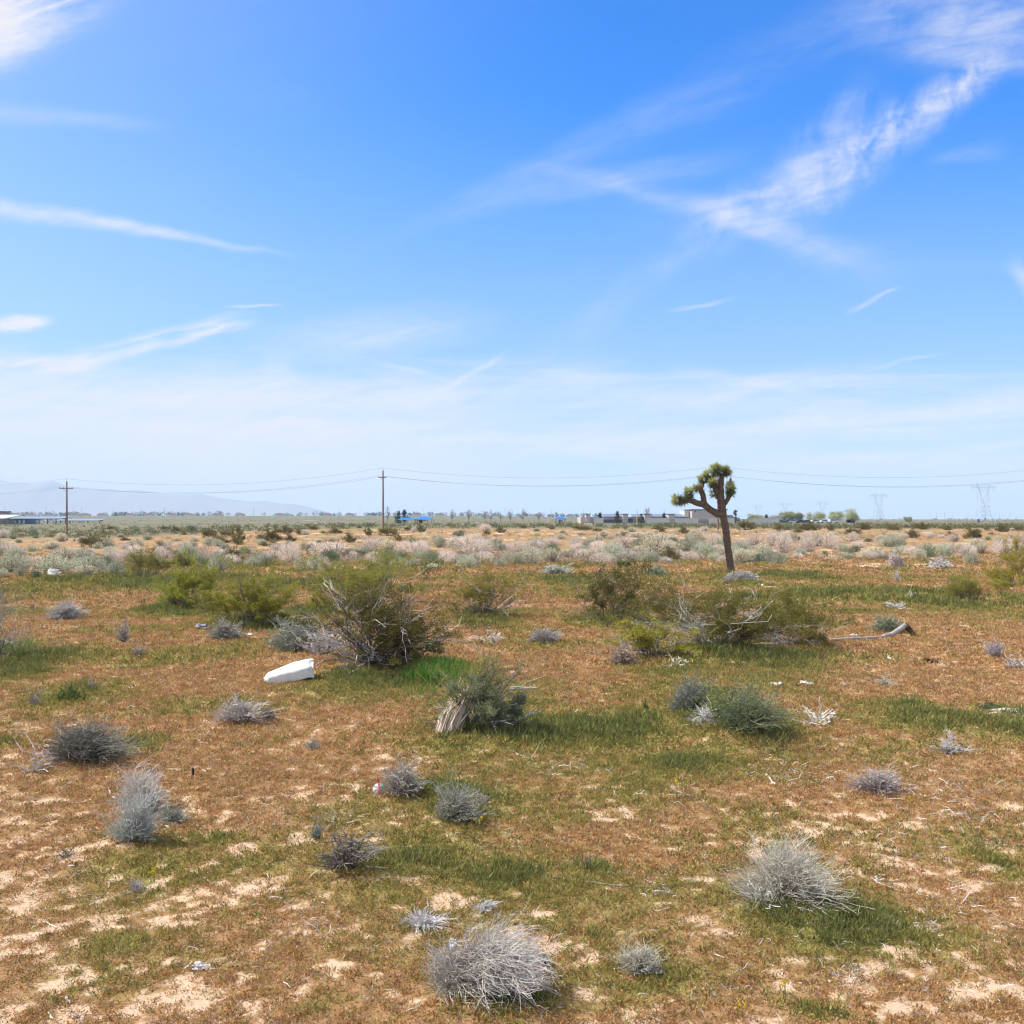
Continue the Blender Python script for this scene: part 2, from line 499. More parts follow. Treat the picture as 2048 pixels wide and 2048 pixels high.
SAND = [ell(*a) for a in [
    (330, 1143, 330, 4.5, 1.2), (850, 1134, 320, 3.2, 1.0), (1330, 1131, 300, 4, .8), (1840, 1134, 260, 4.5, 1.1), (1700, 1112, 280, 12, .8), (1230, 1118, 160, 9, .7),
    (1300, 1168, 140, 5, .8), (1930, 1170, 160, 4, .6), (300, 1197, 90, 5, .8), (1480, 1175, 60, 5, .6), (1840, 1178, 160, 3, .6),
    (50, 1508, 75, 14, 1), (300, 1455, 100, 14, .35), (230, 1815, 190, 36, .8), (380, 1985, 180, 60, .85), (300, 2030, 200, 30, .7), (1080, 1830, 160, 40, .8), (1180, 1885, 140, 30, .7), (960, 1880, 60, 40, .6),
    (1460, 1880, 80, 26, .7), (1590, 1690, 70, 20, .7), (1800, 1710, 110, 24, .7), (1950, 1960, 120, 60, .75), (1990, 2020, 90, 40, .7), (1550, 1600, 160, 22, .45), (1700, 1660, 90, 20, .5),
    (700, 1960, 150, 40, .5), (640, 1860, 120, 30, .4), (1440, 1610, 120, 16, .45), (560, 1590, 70, 18, .4), (1250, 1630, 100, 14, .4), (850, 1760, 60, 12, .4),
    (1900, 1330, 140, 16, .4), (1840, 1250, 120, 8, .5), (960, 1765, 50, 12, .6), (1200, 2010, 60, 30, .45), (60, 1860, 90, 30, .45), (520, 2010, 120, 40, .6), (1600, 1975, 120, 24, .35)]]


def blobs(x, y, lst, seed):
    wx = x + .35 * np.minimum(y / 14, 4) * (fbm(x, y, 1.1, 3, seed) - .5) * 2.2
    wy = y + .8 * np.minimum(y / 14, 4) * (fbm(x, y, 1.3, 3, seed + 7) - .5) * 2.2
    r = np.zeros_like(x)
    for (cx, cy, a, b, k) in lst:
        sel = (np.abs(x - cx) < 2.2 * a + 3) & (np.abs(y - cy) < 2.2 * b + 8)
        if not sel.any(): continue
        d = ((wx[sel] - cx) / a) ** 2 + ((wy[sel] - cy) / b) ** 2
        r[sel] = np.maximum(r[sel], k * np.exp(-d * .9))
    return r


def cover(x, y):
    x = np.asarray(x, float); y = np.asarray(y, float)
    near = 1 - sst(y, 14, 26)
    g = blobs(x, y, GREEN, 31)
    n1 = fbm(x, y, 3.2, 4, 41); n2 = fbm(x, y, .75, 3, 51)
    g = np.clip(g * 1.0 + (sst(n1, .46, .74) * .55) * (1 - .25 * near) + (n2 - .5) * .5 * near, 0, 1.2)
    sb = blobs(x, y, SAND, 61)
    fine = fbm(x, y, .17, 4, 71) * (1 - sst(y, 30, 60)) + fbm(x, y, 1.4, 4, 72) * sst(y, 30, 60)
    patch = fbm(x, y, 1.7, 3, 81)
    cov = (sb * .52 + .36 * (1 - sst(y, 9.5, 19)) * sst(patch, .36, .66) + .10 * sst(patch, .5, .7) + .04) * (1 - .72 * np.clip(g, 0, 1))
    thr = .72 - .36 * cov
    s = np.maximum(sst(fine, thr - .10, thr + .10), sst(sb, .5, .95) * sst(y, 42, 50) * (.35 + .5 * sst(fine, .35, .6)))
    return np.clip(g, 0, 1), np.clip(s, 0, 1)


# far belt of green scrub lies beyond y ~ 200
def far_green(x, y):
    return sst(y, 185, 235) * .9


def mound(px, py, r, h):
    x, y, _ = at(px, py)
    MOUNDS.append((x, y, r, h))


for a in [(1570, 1820, .55, .10), (940, 2000, .5, .08), (700, 1755, .6, .10), (270, 1690, .5, .07), (170, 1525, .7, .10), (730, 1340, 1.7, .22),
          (950, 1480, 1.3, .16), (1460, 1480, 1.0, .16), (1420, 1315, 1.9, .2), (920, 1230, 1.3, .15), (510, 1250, 1.3, .15), (360, 1220, 1.3, .15),
          (1190, 1245, 1.4, .16), (810, 1600, .5, .07), (910, 1650, .5, .07), (1755, 1590, .5, .06), (480, 1450, .6, .07), (1480, 1170, 1.0, .12), (30, 1330, 1.4, .2)]:
    mound(*a)


# ------------------------------------------------------------------ ground sheet
def axis(lo_fine, hi_fine, step, far_lo, far_hi, g=1.07):
    pos = [hi_fine]; d = step
    while pos[-1] < far_hi:
        d *= g; pos.append(pos[-1] + d)
    neg = [lo_fine]; d = step
    while neg[-1] > far_lo:
        d *= g; neg.append(neg[-1] - d)
    return np.concatenate([np.array(neg[::-1]), np.arange(lo_fine + step, hi_fine, step), np.array(pos)])


def build_ground():
    gx = axis(-11, 11, .07, -16000, 16000, 1.022); gy = axis(5.5, 24, .07, -3000, 16000, 1.022)
    X, Y = np.meshgrid(gx, gy)
    Z = ground_z(X.ravel(), Y.ravel())
    g, s = cover(X.ravel(), Y.ravel())
    fg = far_green(X.ravel(), Y.ravel())
    s = np.clip(s - .03, 0, 1)
    nx, ny = len(gx), len(gy)
    # small bumps of loose sand
    yy = Y.ravel()
    Z = Z + .028 * (fbm(X.ravel(), yy, .33, 2, 91) - .5) * (1 - sst(yy, 20, 40))
    i = np.arange(nx - 1)[None, :] + np.arange(ny - 1)[:, None] * nx
    q = np.stack([i, i + 1, i + 1 + nx, i + nx], -1).reshape(-1, 4)
    me = mesh_np('ground', np.stack([X.ravel(), Y.ravel(), Z], 1), [q], [ground_mat()], np.stack([g, s, fg], 1), True)
    o = link('ground', me); o['kind'] = 'structure'
    return o


def ground_mat():
    m, nt, out = new_mat('desert_ground')
    L = nt.links.new
    tc = N(nt, 'ShaderNodeTexCoord')
    at_ = N(nt, 'ShaderNodeAttribute', attribute_name='Col')
    sep = N(nt, 'ShaderNodeSeparateColor'); L(at_.outputs['Color'], sep.inputs[0])

    def noise(scale, detail=4, stretch=None, rough=.6):
        n = N(nt, 'ShaderNodeTexNoise'); n.inputs['Scale'].default_value = scale
        n.inputs['Detail'].default_value = detail; n.inputs['Roughness'].default_value = rough
        v = tc.outputs['Object']
        if stretch:
            mp = N(nt, 'ShaderNodeMapping'); mp.inputs['Scale'].default_value = stretch; L(v, mp.inputs['Vector']); v = mp.outputs[0]
        L(v, n.inputs['Vector']); return n.outputs[0]

    def rng(v, a, b, lo=0., hi=1.):
        r = N(nt, 'ShaderNodeMapRange'); r.inputs['From Min'].default_value = a; r.inputs['From Max'].default_value = b
        r.inputs['To Min'].default_value = lo; r.inputs['To Max'].default_value = hi; L(v, r.inputs['Value']); return r.outputs[0]

    def mix(f, a, b):
        x = N(nt, 'ShaderNodeMix', data_type='RGBA')
        if isinstance(f, (int, float)): x.inputs['Factor'].default_value = f
        else: L(f, x.inputs['Factor'])
        for k, c in (('A', a), ('B', b)):
            i = [q for q in x.inputs if q.name == k and q.type == 'RGBA'][0]
            if isinstance(c, tuple): i.default_value = (*c, 1)
            else: L(c, i)
        return [q for q in x.outputs if q.type == 'RGBA'][0]

    def mth(op, a, b=None):
        x = N(nt, 'ShaderNodeMath', operation=op)
        for k, c in enumerate((a, b)):
            if c is None: continue
            if isinstance(c, (int, float)): x.inputs[k].default_value = c
            else: L(c, x.inputs[k])
        return x.outputs[0]

    nf = noise(26, 6, None, .7); nm = noise(2.4, 5); nl = noise(.22, 4); nb = noise(.05, 4, (1, .35, 1))
    rust = mix(rng(nf, .35, .65), (.215, .12, .052), (.42, .25, .118))
    rust = mix(rng(nm, .42, .7, 0, .6), rust, (.42, .26, .125))
    rust = mix(rng(nl, .45, .68, 0, .4), rust, (.44, .285, .155))
    rust = mix(rng(nb, .5, .62, 0, .45), rust, (.29, .215, .105))
    olive = mix(rng(nf, .35, .65), (.16, .14, .04), (.34, .28, .085))
    olive = mix(rng(nm, .5, .75, 0, .6), olive, (.20, .20, .06))
    sand = mix(rng(nf, .3, .7), (.50, .345, .215), (.66, .485, .325))
    sand = mix(rng(nm, .4, .7, 0, .5), sand, (.68, .50, .34))
    c = mix(rng(mth('ADD', sep.outputs[0], rng(nm, .3, .7, -.18, .18)), .18, .72), rust, olive)
    c = mix(rng(mth('ADD', sep.outputs[1], rng(nf, .3, .7, -.25, .25)), .2, .75), c, sand)
    fg = mix(rng(noise(.06, 5, (1, .5, 1)), .38, .62), (.125, .13, .075), (.19, .18, .105))
    c = mix(sep.outputs[2], c, fg)
    b = N(nt, 'ShaderNodeBsdfPrincipled'); b.inputs['Roughness'].default_value = .95
    b.inputs['Specular IOR Level'].default_value = .08
    L(c, b.inputs['Base Color'])
    bp = N(nt, 'ShaderNodeBump'); bp.inputs['Strength'].default_value = .7; bp.inputs['Distance'].default_value = .03
    L(mth('ADD', nf, mth('MULTIPLY', nm, 1.5)), bp.inputs['Height']); L(bp.outputs[0], b.inputs['Normal'])
    L(b.outputs[0], out.inputs['Surface'])
    return m


ground = build_ground()


# ------------------------------------------------------------------ carpet of low annual plants
def carpet():
    rng = np.random.default_rng(4)
    S = Soup(); G = Soup()
    bands = [(6.3, 10, 900, 8, .032, .0095), (10, 15, 600, 8, .038, .012), (15, 24, 240, 8, .056, .018), (24, 40, 84, 8, .08, .028), (40, 66, 24, 8, .12, .05), (66, 112, 9, 8, .17, .08)]
    for (y0, y1, dens, per, ln, wd) in bands:
        area = .53 * (y1 ** 2 - y0 ** 2) * 1.12 + 2 * (y1 - y0)
        n = int(area * dens)
        y = np.sqrt(rng.uniform(y0 ** 2, y1 ** 2, n)); x = rng.uniform(-1, 1, n) * (.59 * y + .8)
        g, s = cover(x, y)
        clump = fbm(x, y, .16 * max(1, y0 / 10), 2, 101)
        keep = rng.random(n) < np.clip(1.1 - .95 * s, .2, 1) * (1 - sst(y, 68, 108)) * (.35 + 1.2 * sst(clump, .33, .60))
        x, y, g, s = x[keep], y[keep], g[keep], s[keep]; n = len(x)
        z = ground_z(x, y)
        isg = rng.random(n) < np.clip(g * 1.25 - .12, 0.02, .96)
        tcol = np.where(isg[:, None], 0.0, 1.0)
        kind = rng.random((n, 1))
        rust = np.where(kind < .45, (.50, .285, .115), np.where(kind < .66, (.36, .19, .08), np.where(kind < .84, (.58, .43, .22), np.where(kind < .92, (.34, .28, .09), (.46, .31, .23)))))
        oliv = np.where(kind < .5, (.31, .265, .07), np.where(kind < .8, (.20, .20, .055), (.40, .33, .10)))
        hot = sst(g, .62, .95)[:, None]
        oliv = oliv * (1 - hot) + np.array((.19, .20, .06)) * hot
        pc = rust * tcol + oliv * (1 - tcol)
        pc = pc * (1 + rng.normal(0, .16, (n, 1)))
        k = per
        P = np.repeat(np.stack([x, y, z], 1), k, 0)
        rad = ln * 1.1
        P[:, 0] += rng.normal(0, rad * .6, n * k); P[:, 1] += rng.normal(0, rad * .6, n * k)
        tall = np.repeat(1 + 1.3 * hot[:, 0] + .4 * isg, k)
        up = np.repeat(np.where(isg, 1.0, .65) + hot[:, 0], k)
        P[:, 2] += np.abs(rng.normal(0, ln * .25, n * k)) * tall
        D = rng.normal(size=(n * k, 3)); D[:, 2] = np.abs(D[:, 2]) * .8 + up * .45
        L = ln * rng.uniform(.5, 1.35, n * k) * tall
        W = wd * rng.uniform(.5, 1.3, n * k)
        col = np.clip(np.repeat(pc, k, 0) * (1 + rng.normal(0, .15, (n * k, 1))), .008, .9)
        gsel = np.repeat(isg, k)
        S.blades(P[~gsel], D[~gsel], L[~gsel], W[~gsel], col[~gsel], rng, .12)
        G.blades(P[gsel], D[gsel], L[gsel], W[gsel], col[gsel], rng, .12)
    tag(S.build('dry_ground_cover', M_CARPET), 'low rust brown carpet of drying annual plants over the sand', 'ground cover', kind='stuff')
    tag(G.build('green_ground_cover', M_CARPET), 'low olive green patches of annual weeds among the brown', 'ground cover', kind='stuff')


carpet()


def grass():
    """taller green grass under and beside the shrubs"""
    rng = np.random.default_rng(8); S = Soup()
    spots = [(880, 1362, 130, 44, 11000, .58, (.035, .22, .015)), (790, 1385, 220, 40, 1800, .25, (.10, .16, .03)), (940, 1365, 70, 40, 1600, .45, (.20, .24, .03)), (1000, 1480, 220, 50, 3000, .26, (.06, .12, .026)), (1060, 1470, 330, 60, 2600, .16, (.12, .15, .04)),
             (1500, 1325, 330, 40, 4200, .34, (.05, .125, .025)), (1600, 1310, 160, 34, 1500, .28, (.07, .14, .03)), (1440, 1345, 300, 30, 1200, .2, (.13, .15, .035)),
             (1520, 1480, 130, 60, 2000, .3, (.045, .10, .026)), (15, 1310, 90, 40, 2200, .5, (.06, .19, .02)), (60, 1345, 140, 50, 1500, .3, (.08, .14, .035)), (150, 1380, 90, 36, 500, .3, (.12, .17, .05)),
             (1240, 1248, 130, 24, 1600, .4, (.045, .11, .035)), (960, 1238, 160, 16, 900, .35, (.055, .10, .03)), (380, 1222, 110, 16, 900, .35, (.045, .10, .028)), (500, 1258, 150, 20, 1300, .4, (.04, .10, .026)), (640, 1225, 170, 16, 1100, .35, (.05, .11, .026)),
             (980, 1985, 150, 50, 2600, .09, (.05, .12, .025)), (1020, 2005, 120, 50, 2200, .08, (.04, .11, .02)), (1690, 1858, 220, 40, 3000, .065, (.055, .10, .025)), (270, 1500, 110, 26, 800, .16, (.11, .15, .04)), (430, 1700, 120, 34, 600, .06, (.10, .16, .03)),
             (1900, 1440, 280, 40, 2200, .12, (.16, .18, .05)), (2000, 1425, 90, 20, 700, .12, (.22, .26, .06)), (1800, 1200, 420, 40, 1700, .16, (.17, .18, .06)), (1620, 1152, 130, 5, 260, .3, (.07, .10, .035)), (240, 1168, 460, 22, 1500, .16, (.17, .18, .055)),
             (850, 1595, 110, 30, 800, .09, (.06, .12, .02)), (1680, 2022, 90, 40, 700, .07, (.045, .11, .022)), (850, 1155, 500, 10, 600, .14, (.2, .19, .06)), (1300, 1150, 400, 10, 600, .14, (.2, .19, .06))]
    for (cx, cy, w, h, n, ht, col) in spots:
        x0, y0, _ = at(cx, cy); ya = at(cx, cy + h / 2)[1]; yb = at(cx, max(cy - h / 2, HZ + 14))[1]
        a = rng.normal(0, .42, n); b = rng.normal(0, .42, n)
        x = x0 + a * w / 2 / F * y0 * 1.2; y = (ya + yb) / 2 + b * (yb - ya) / 2 * 1.2
        cl = fbm(x, y, .35 * max(1, y0 / 15), 2, 111); k = rng.random(n) < sst(cl, .3, .6)
        x, y = x[k], y[k]; n = len(x)
        P = np.stack([x, y, ground_z(x, y) - .01], 1)
        D = rng.normal(0, .6, (n, 3)); D[:, 2] = 1
        cc = jit(rng, n, (col[0] * 1.6 + .04, col[1] * 1.2 + .02, col[2] * 1.3 + .015), .28, .12)
        dry = rng.random(n) < .26; cc[dry] = jit(rng, int(dry.sum()), (.42, .33, .12), .25, .1)
        ed = np.clip(1.15 - .55 * (a * a + b * b)[k], .35, 1.1)
        S.blades(P, D, ht * .85 * ed * rng.uniform(.25, 1.15, n), max(.007, y0 / 1024 * .5), cc, rng, .12)
    tag(S.build('green_grass', M_LEAF), 'taller fresh green grass growing under and beside the shrubs', 'grass', kind='stuff')


grass()


def litter():
    rng = np.random.default_rng(12); S = Soup()
    paths = []; rad = []
    spots = [(1850, 1580, 160, 40, 60), (1900, 1630, 150, 40, 70), (1800, 1700, 100, 50, 30), (1860, 1850, 50, 60, 50), (1720, 1890, 90, 30, 36), (1690, 1955, 80, 24, 50), (1540, 1540, 110, 40, 50), (1300, 1590, 150, 30, 40),
             (1150, 1545, 90, 20, 40), (1330, 1780, 60, 20, 40), (640, 1860, 60, 24, 40), (560, 1800, 60, 20, 20), (170, 1775, 120, 30, 40), (130, 1720, 60, 30, 20), (280, 1775, 40, 16, 20), (980, 1680, 60, 24, 20),
             (1940, 1780, 80, 80, 40), (1990, 1690, 60, 20, 36), (1000, 2030, 40, 20, 24), (540, 1625, 60, 20, 20), (1600, 1560, 60, 30, 26), (2010, 1860, 50, 40, 24), (1500, 1980, 100, 40, 20)]
    for (cx, cy, w, h, n) in spots:
        for k in range(n):
            px, py = cx + rng.normal() * w / 2.2, cy + rng.normal() * h / 2.2
            paths.append((px, py, rng.uniform(.03, .14)))
    for k in range(900):
        py = 1250 + 800 * rng.random() ** .8; paths.append((rng.uniform(-60, 2110), py, rng.uniform(.02, .12)))
    px = np.array([p[0] for p in paths]); py = np.array([p[1] for p in paths]); L = np.array([p[2] for p in paths])
    y = H * F / (py - HZ); x = (px - 1024) / F * y
    n = len(x); az = rng.uniform(0, TAU, n)
    t = np.linspace(-.5, .5, 4)[None, :, None]
    L = L * np.clip(y / 9, 1, 2.2)
    d = np.stack([np.cos(az), np.sin(az), rng.normal(0, .12, n)], -1)
    z = ground_z(x, y) + .018
    pth = np.stack([x, y, z], -1)[:, None, :] + d[:, None, :] * L[:, None, None] * t + wig(rng, n, 4, L * .25)
    S.tubes(pth, (.0022 * np.clip(y / 9, 1, 3) * rng.uniform(.6, 1.5, n))[:, None] * np.array([[1, 1, .8, .5]]), jit(rng, n, (.60, .57, .55), .25))
    tag(S.build('dead_twig_litter', M_TWIG), 'scattered bleached twig fragments lying all over the ground', 'twigs', kind='stuff')


litter()

# ------------------------------------------------------------------ near and middle shrubs, each a thing of its own
GG = (.32, .35, .25); OG = (.22, .23, .11)
DB = dead_brush
G1 = 'dry grey shrubs in the foreground'
g = DB('large silver grey shrub at the bottom edge swept over to the right', 922, 1988, 140, 1884, 1, 900, (.50, .455, .40), (.13, .11, .095), lean=(.03, 0), r=.0023, group=G1, leaf=(.36, .37, .30), nleaf=1500, leafsize=.022)


def swept():
    """the low skirt of branches blown to the right of the big grey shrub"""
    x, y, z = shrub_loc(922, 1988); s = y / F
    rng = np.random.default_rng(2); n = 950; Sx = 8
    t = np.linspace(0, 1, Sx)[None, :, None]
    tx = rng.uniform(.35, 1.0, n) * 165 * s; tz = rng.normal(.20, .07, n); ty = rng.normal(-.05, .16, n)
    tz = np.where(tx > .45, tz * .8, tz)
    end = np.stack([tx, ty, np.clip(tz, .05, .4)], -1)
    st = np.stack([rng.uniform(-.06, .1, n), rng.normal(0, .05, n), np.zeros(n)], -1)
    mid = (st + end) / 2; mid[:, 2] += .17 * rng.uniform(.6, 1.4, n)
    p = (1 - t) ** 2 * st[:, None] + 2 * t * (1 - t) * mid[:, None] + t ** 2 * end[:, None]
    p = p + wig(rng, n, Sx, np.full(n, .06))
    S = Soup()
    gr = np.linspace(0, 1, Sx)[None, :, None]
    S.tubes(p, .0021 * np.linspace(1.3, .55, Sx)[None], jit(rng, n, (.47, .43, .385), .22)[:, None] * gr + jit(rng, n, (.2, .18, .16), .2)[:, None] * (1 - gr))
    ch = children(rng, p, 3600, .3, 1, .06, .24, 4, .7, .05, .15)
    S.tubes(ch, .0017 * np.linspace(1, .5, 4)[None], jit(rng, 3600, (.50, .455, .41), .22))
    S.build('swept_branches', M_TWIG, g)


swept()
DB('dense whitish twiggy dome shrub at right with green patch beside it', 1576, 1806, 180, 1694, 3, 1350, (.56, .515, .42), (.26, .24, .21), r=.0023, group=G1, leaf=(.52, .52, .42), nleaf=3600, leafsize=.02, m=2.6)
DB('pale sticks splaying low from the left skirt of the white dome shrub', 1528, 1826, 110, 1775, 33, 60, (.72, .69, .63), (.5, .46, .4), r=.004, name='dead_branches', cat='branches', elmin=2, m=1.2)
DB('upright pale grey twig shrub behind the grey green one at left', 283, 1622, 84, 1533, 4, 520, (.54, .50, .45), DARKG, r=.0030, group=G1, elmin=35)
DB('grey green sage shrub in front of the upright pale grey one', 268, 1692, 84, 1592, 5, 480, (.50, .50, .46), DARKG, r=.0028, group=G1, leaf=(.42, .47, .38), nleaf=2600, leafsize=.024, elmin=20)
DB('thin faint sage sprig right of the grey green sage shrub', 345, 1645, 60, 1598, 6, 120, (.42, .42, .36), DARKG, r=.0026, group=G1, leaf=(.30, .36, .27), nleaf=900, leafsize=.024)
DB('dark charcoal green shrub with bleached sticks at its left foot', 178, 1525, 136, 1453, 7, 800, (.22, .21, .17), (.08, .07, .06), r=.0034, group=G1, leaf=(.16, .17, .11), nleaf=2200, leafsize=.024, elmin=14)
DB('white tangle of dead sticks at the foot of the dark charcoal shrub', 128, 1528, 90, 1488, 8, 90, (.66, .63, .62), (.5, .47, .45), r=.0045, name='dead_branches', cat='branches', elmin=3, m=2.5)
DB('straggling bare white branch with thin shoots at far left edge', 72, 1545, 90, 1462, 9, 16, (.58, .52, .46), (.45, .40, .34), r=.006, name='dead_branches', cat='branches', elmin=8, m=3)
DB('small pale twiggy shrub with a long stick trailing to its left', 480, 1450, 88, 1402, 10, 330, (.52, .46, .42), DARKG, r=.0036, group=G1, elmin=10)
DB('faint thin shrub right of the pale one with the long stick', 537, 1446, 36, 1405, 11, 60, (.34, .30, .27), DARKG, r=.0036, group=G1, elmin=40)
DB('dark bare shrub with thick curved stems left of centre foreground', 690, 1756, 122, 1676, 13, 46, (.22, .19, .165), (.10, .085, .07), r=.0075, group=G1, elmin=22, m=7, lo=.75)
DB('pale brown twig shrub standing behind the white foil balloon', 805, 1600, 70, 1532, 14, 430, (.42, .37, .32), (.13, .11, .09), r=.0034, group=G1, elmin=30)
DB('long bent straw stalks arching over the white foil balloon', 780, 1600, 70, 1512, 15, 14, (.62, .50, .36), (.45, .36, .26), r=.0042, name='straw_stalks', cat='stalks', elmin=45, lean=(.02, 0), m=1.5)
DB('grey green shrub right of the one behind the balloon', 905, 1650, 76, 1578, 16, 560, (.36, .35, .28), (.10, .09, .075), r=.0034, group=G1, leaf=(.27, .28, .18), nleaf=1600, leafsize=.022, lean=(.06, 0), elmin=15)
DB('faint small twig shrub right of the grey green one near centre', 965, 1612, 34, 1582, 17, 80, (.36, .33, .29), DARKG, r=.003, group=G1, elmin=30)
DB('slender grey blue stalk plant above the dark bare shrub', 633, 1678, 20, 1632, 18, 60, (.24, .26, .24), (.14, .14, .13), r=.003, group=G1, leaf=(.20, .24, .21), nleaf=420, elmin=65, leafsize=.02)
DB('thin straw twigs lying left of the balloon shrub', 682, 1648, 110, 1612, 19, 16, (.58, .50, .38), (.5, .42, .32), r=.0035, name='dead_branches', cat='branches', elmin=3, m=1.5)
DB('small pale yellow grey shrub on bare sand in centre foreground', 1282, 1946, 76, 1880, 20, 260, (.52, .49, .40), (.2, .17, .14), r=.0028, group=G1, leaf=(.47, .46, .36), nleaf=900, leafsize=.02, elmin=28)
DB('dark small twig plant leaning beside the pale yellow grey shrub', 1308, 1952, 40, 1915, 21, 40, (.26, .23, .2), (.14, .12, .1), r=.003, group=G1, elmin=18)
DB('low flat dead grey shrub at right in the brown carpet', 1755, 1588, 92, 1546, 22, 420, (.44, .38, .35), (.16, .13, .115), r=.0032, group=G1, elmin=5)
DB('tiny upright grey twig plant below the long grey pole', 1175, 1737, 16, 1706, 23, 24, (.26, .22, .2), (.16, .14, .12), r=.003, group=G1, elmin=60)
DB('small blackish twig plant at left among the flat twig litter', 133, 1716, 40, 1690, 24, 30, (.2, .17, .15), (.12, .1, .09), r=.003, group=G1, elmin=15)
DB('tiny grey tuft beneath the grey green sage shrub at left', 273, 1784, 26, 1754, 25, 90, (.44, .41, .4), DARKG, r=.0024, group=G1, elmin=10)
DB('small grey sage sprig alone on rust brown ground left of centre', 627, 1498, 28, 1476, 26, 90, (.40, .40, .34), DARKG, r=.003, group=G1, leaf=(.36, .39, .32), nleaf=400, leafsize=.022)
DB('flat nest of white wiry twigs left of the big grey shrub', 848, 1852, 86, 1818, 27, 240, (.62, .60, .58), (.4, .38, .36), r=.0026, name='dead_branches', cat='branches', elmin=1, arch=.5)
DB('small nest of white wiry twigs right of the larger flat nest', 968, 1822, 50, 1796, 28, 150, (.62, .60, .58), (.4, .38, .36), r=.0026, name='dead_branches', cat='branches', elmin=1, arch=.5)
DB('bleached white branch fan lying on brown ground right of centre', 1638, 1448, 74, 1402, 29, 26, (.78, .72, .62), (.66, .58, .48), r=.0075, name='dead_branches', cat='branches', elmin=4, m=4.5)
DB('grey dome shrub on the open ground near the left edge', 130, 1240, 56, 1203, 30, 420, (.47, .44, .40), DARKG, r=.0036, leaf=(.46, .45, .40), nleaf=900, leafsize=.024)
DB('grey brown dome shrub right of the crumpled blue cloth', 448, 1278, 52, 1242, 31, 480, (.42, .40, .34), (.13, .11, .09), r=.0034, leaf=(.36, .36, .27), nleaf=1300, leafsize=.024)
DB('narrow dead shrub clump left of the crumpled blue cloth', 247, 1284, 26, 1242, 32, 130, (.46, .41, .36), (.16, .14, .12), r=.0032, elmin=25)
DB('small dead tuft below the narrow dead clump at left', 277, 1312, 26, 1291, 34, 90, (.36, .32, .28), DARKG, r=.0032, elmin=12)
DB('thin dark twig plant beside tall green weeds at left', 66, 1410, 26, 1372, 35, 36, (.28, .25, .23), DARKG, r=.0032, elmin=40)
DB('thin grey twig plant behind tall green weeds at left', 184, 1382, 18, 1352, 36, 36, (.32, .3, .28), DARKG, r=.0032, elmin=55)
DB('low grey shrub between the two middle creosotes right of centre', 1092, 1286, 58, 1256, 37, 260, (.40, .36, .34), (.17, .14, .12), r=.0036, elmin=8)
DB('round dead tumbleweed ball at the left end of the sprawling shrub', 1246, 1330, 48, 1290, 38, 420, (.42, .32, .25), (.2, .15, .11), r=.0036, name='tumbleweed', elmin=-30 + 32)
DB('soft grey green shrub standing behind the fallen log', 1776, 1263, 46, 1232, 39, 380, (.30, .32, .22), (.12, .1, .085), r=.0036, leaf=(.27, .30, .19), nleaf=1500, leafsize=.024)
DB('small pale twig shrub near the right edge below the log', 1990, 1315, 34, 1282, 40, 160, (.50, .46, .44), (.25, .22, .2), r=.0036, elmin=12)
DB('white leaning dead twigs at the far right edge', 2030, 1338, 56, 1305, 41, 30, (.60, .55, .52), (.4, .36, .33), r=.004, name='dead_branches', cat='branches', elmin=5, m=3)
DB('pale grey dome shrub at the foot of the Joshua tree', 1484, 1168, 52, 1143, 42, 480, (.48, .45, .42), (.2, .18, .16), r=.004, leaf=(.47, .45, .40), nleaf=1200, leafsize=.026)
DB('upright pale tumbleweed with a forked stalk right of Joshua tree', 1794, 1136, 26, 1106, 43, 260, (.60, .54, .50), (.45, .4, .36), r=.0045, name='tumbleweed', elmin=10)
DB('whitish flat tumbleweed pair right of the upright tumbleweed', 1880, 1138, 36, 1118, 44, 320, (.58, .54, .51), (.36, .33, .3), r=.0045, name='tumbleweed', elmin=2)
DB('white wispy dead plant standing in grass right of Joshua tree', 1794, 1166, 14, 1138, 45, 22, (.60, .56, .52), (.45, .4, .36), r=.005, name='dead_branches', cat='branches', elmin=55)
DB('pale dead twig heap in grass behind the fallen log', 1792, 1218, 36, 1202, 46, 60, (.62, .59, .55), (.4, .36, .33), r=.0045, name='dead_branches', cat='branches', elmin=2, m=3)
DB('bent pale stick plant rising right of the dead twig heap', 1820, 1204, 20, 1178, 47, 8, (.60, .54, .42), (.5, .44, .34), r=.006, name='dead_branches', cat='branches', elmin=55)
DB('light green sage tuft in grass left of the Joshua tree', 1318, 1152, 30, 1132, 48, 160, (.36, .40, .30), DARKG, r=.004, leaf=(.34, .42, .29), nleaf=1200, leafsize=.028)
DB('whitish low sage clump in front of the track near centre', 1110, 1150, 46, 1130, 49, 200, (.52, .52, .45), (.3, .28, .24), r=.004, leaf=(.48, .49, .40), nleaf=1200, leafsize=.028)
DB('bright green low bush at the edge of the grass centre right', 1248, 1136, 24, 1124, 50, 100, (.10, .14, .05), DARKG, r=.004, leaf=(.06, .15, .04), nleaf=900, leafsize=.028)
DB('grey green sage dome with white dead branches beside big creosote', 600, 1302, 100, 1238, 51, 600, (.36, .37, .30), (.13, .12, .1), r=.0042, leaf=(.27, .30, .21), nleaf=3000, leafsize=.026)
DB('bleached bare branches over the sage dome left of big creosote', 640, 1310, 110, 1240, 52, 26, (.64, .60, .58), (.4, .36, .34), r=.007, name='dead_branches', cat='branches', elmin=10, m=4)
DB('grey sage shrub forming the left of the green cluster', 1385, 1428, 80, 1358, 53, 560, (.30, .30, .25), (.12, .1, .09), r=.0036, leaf=(.25, .28, .20), nleaf=2600, leafsize=.026)
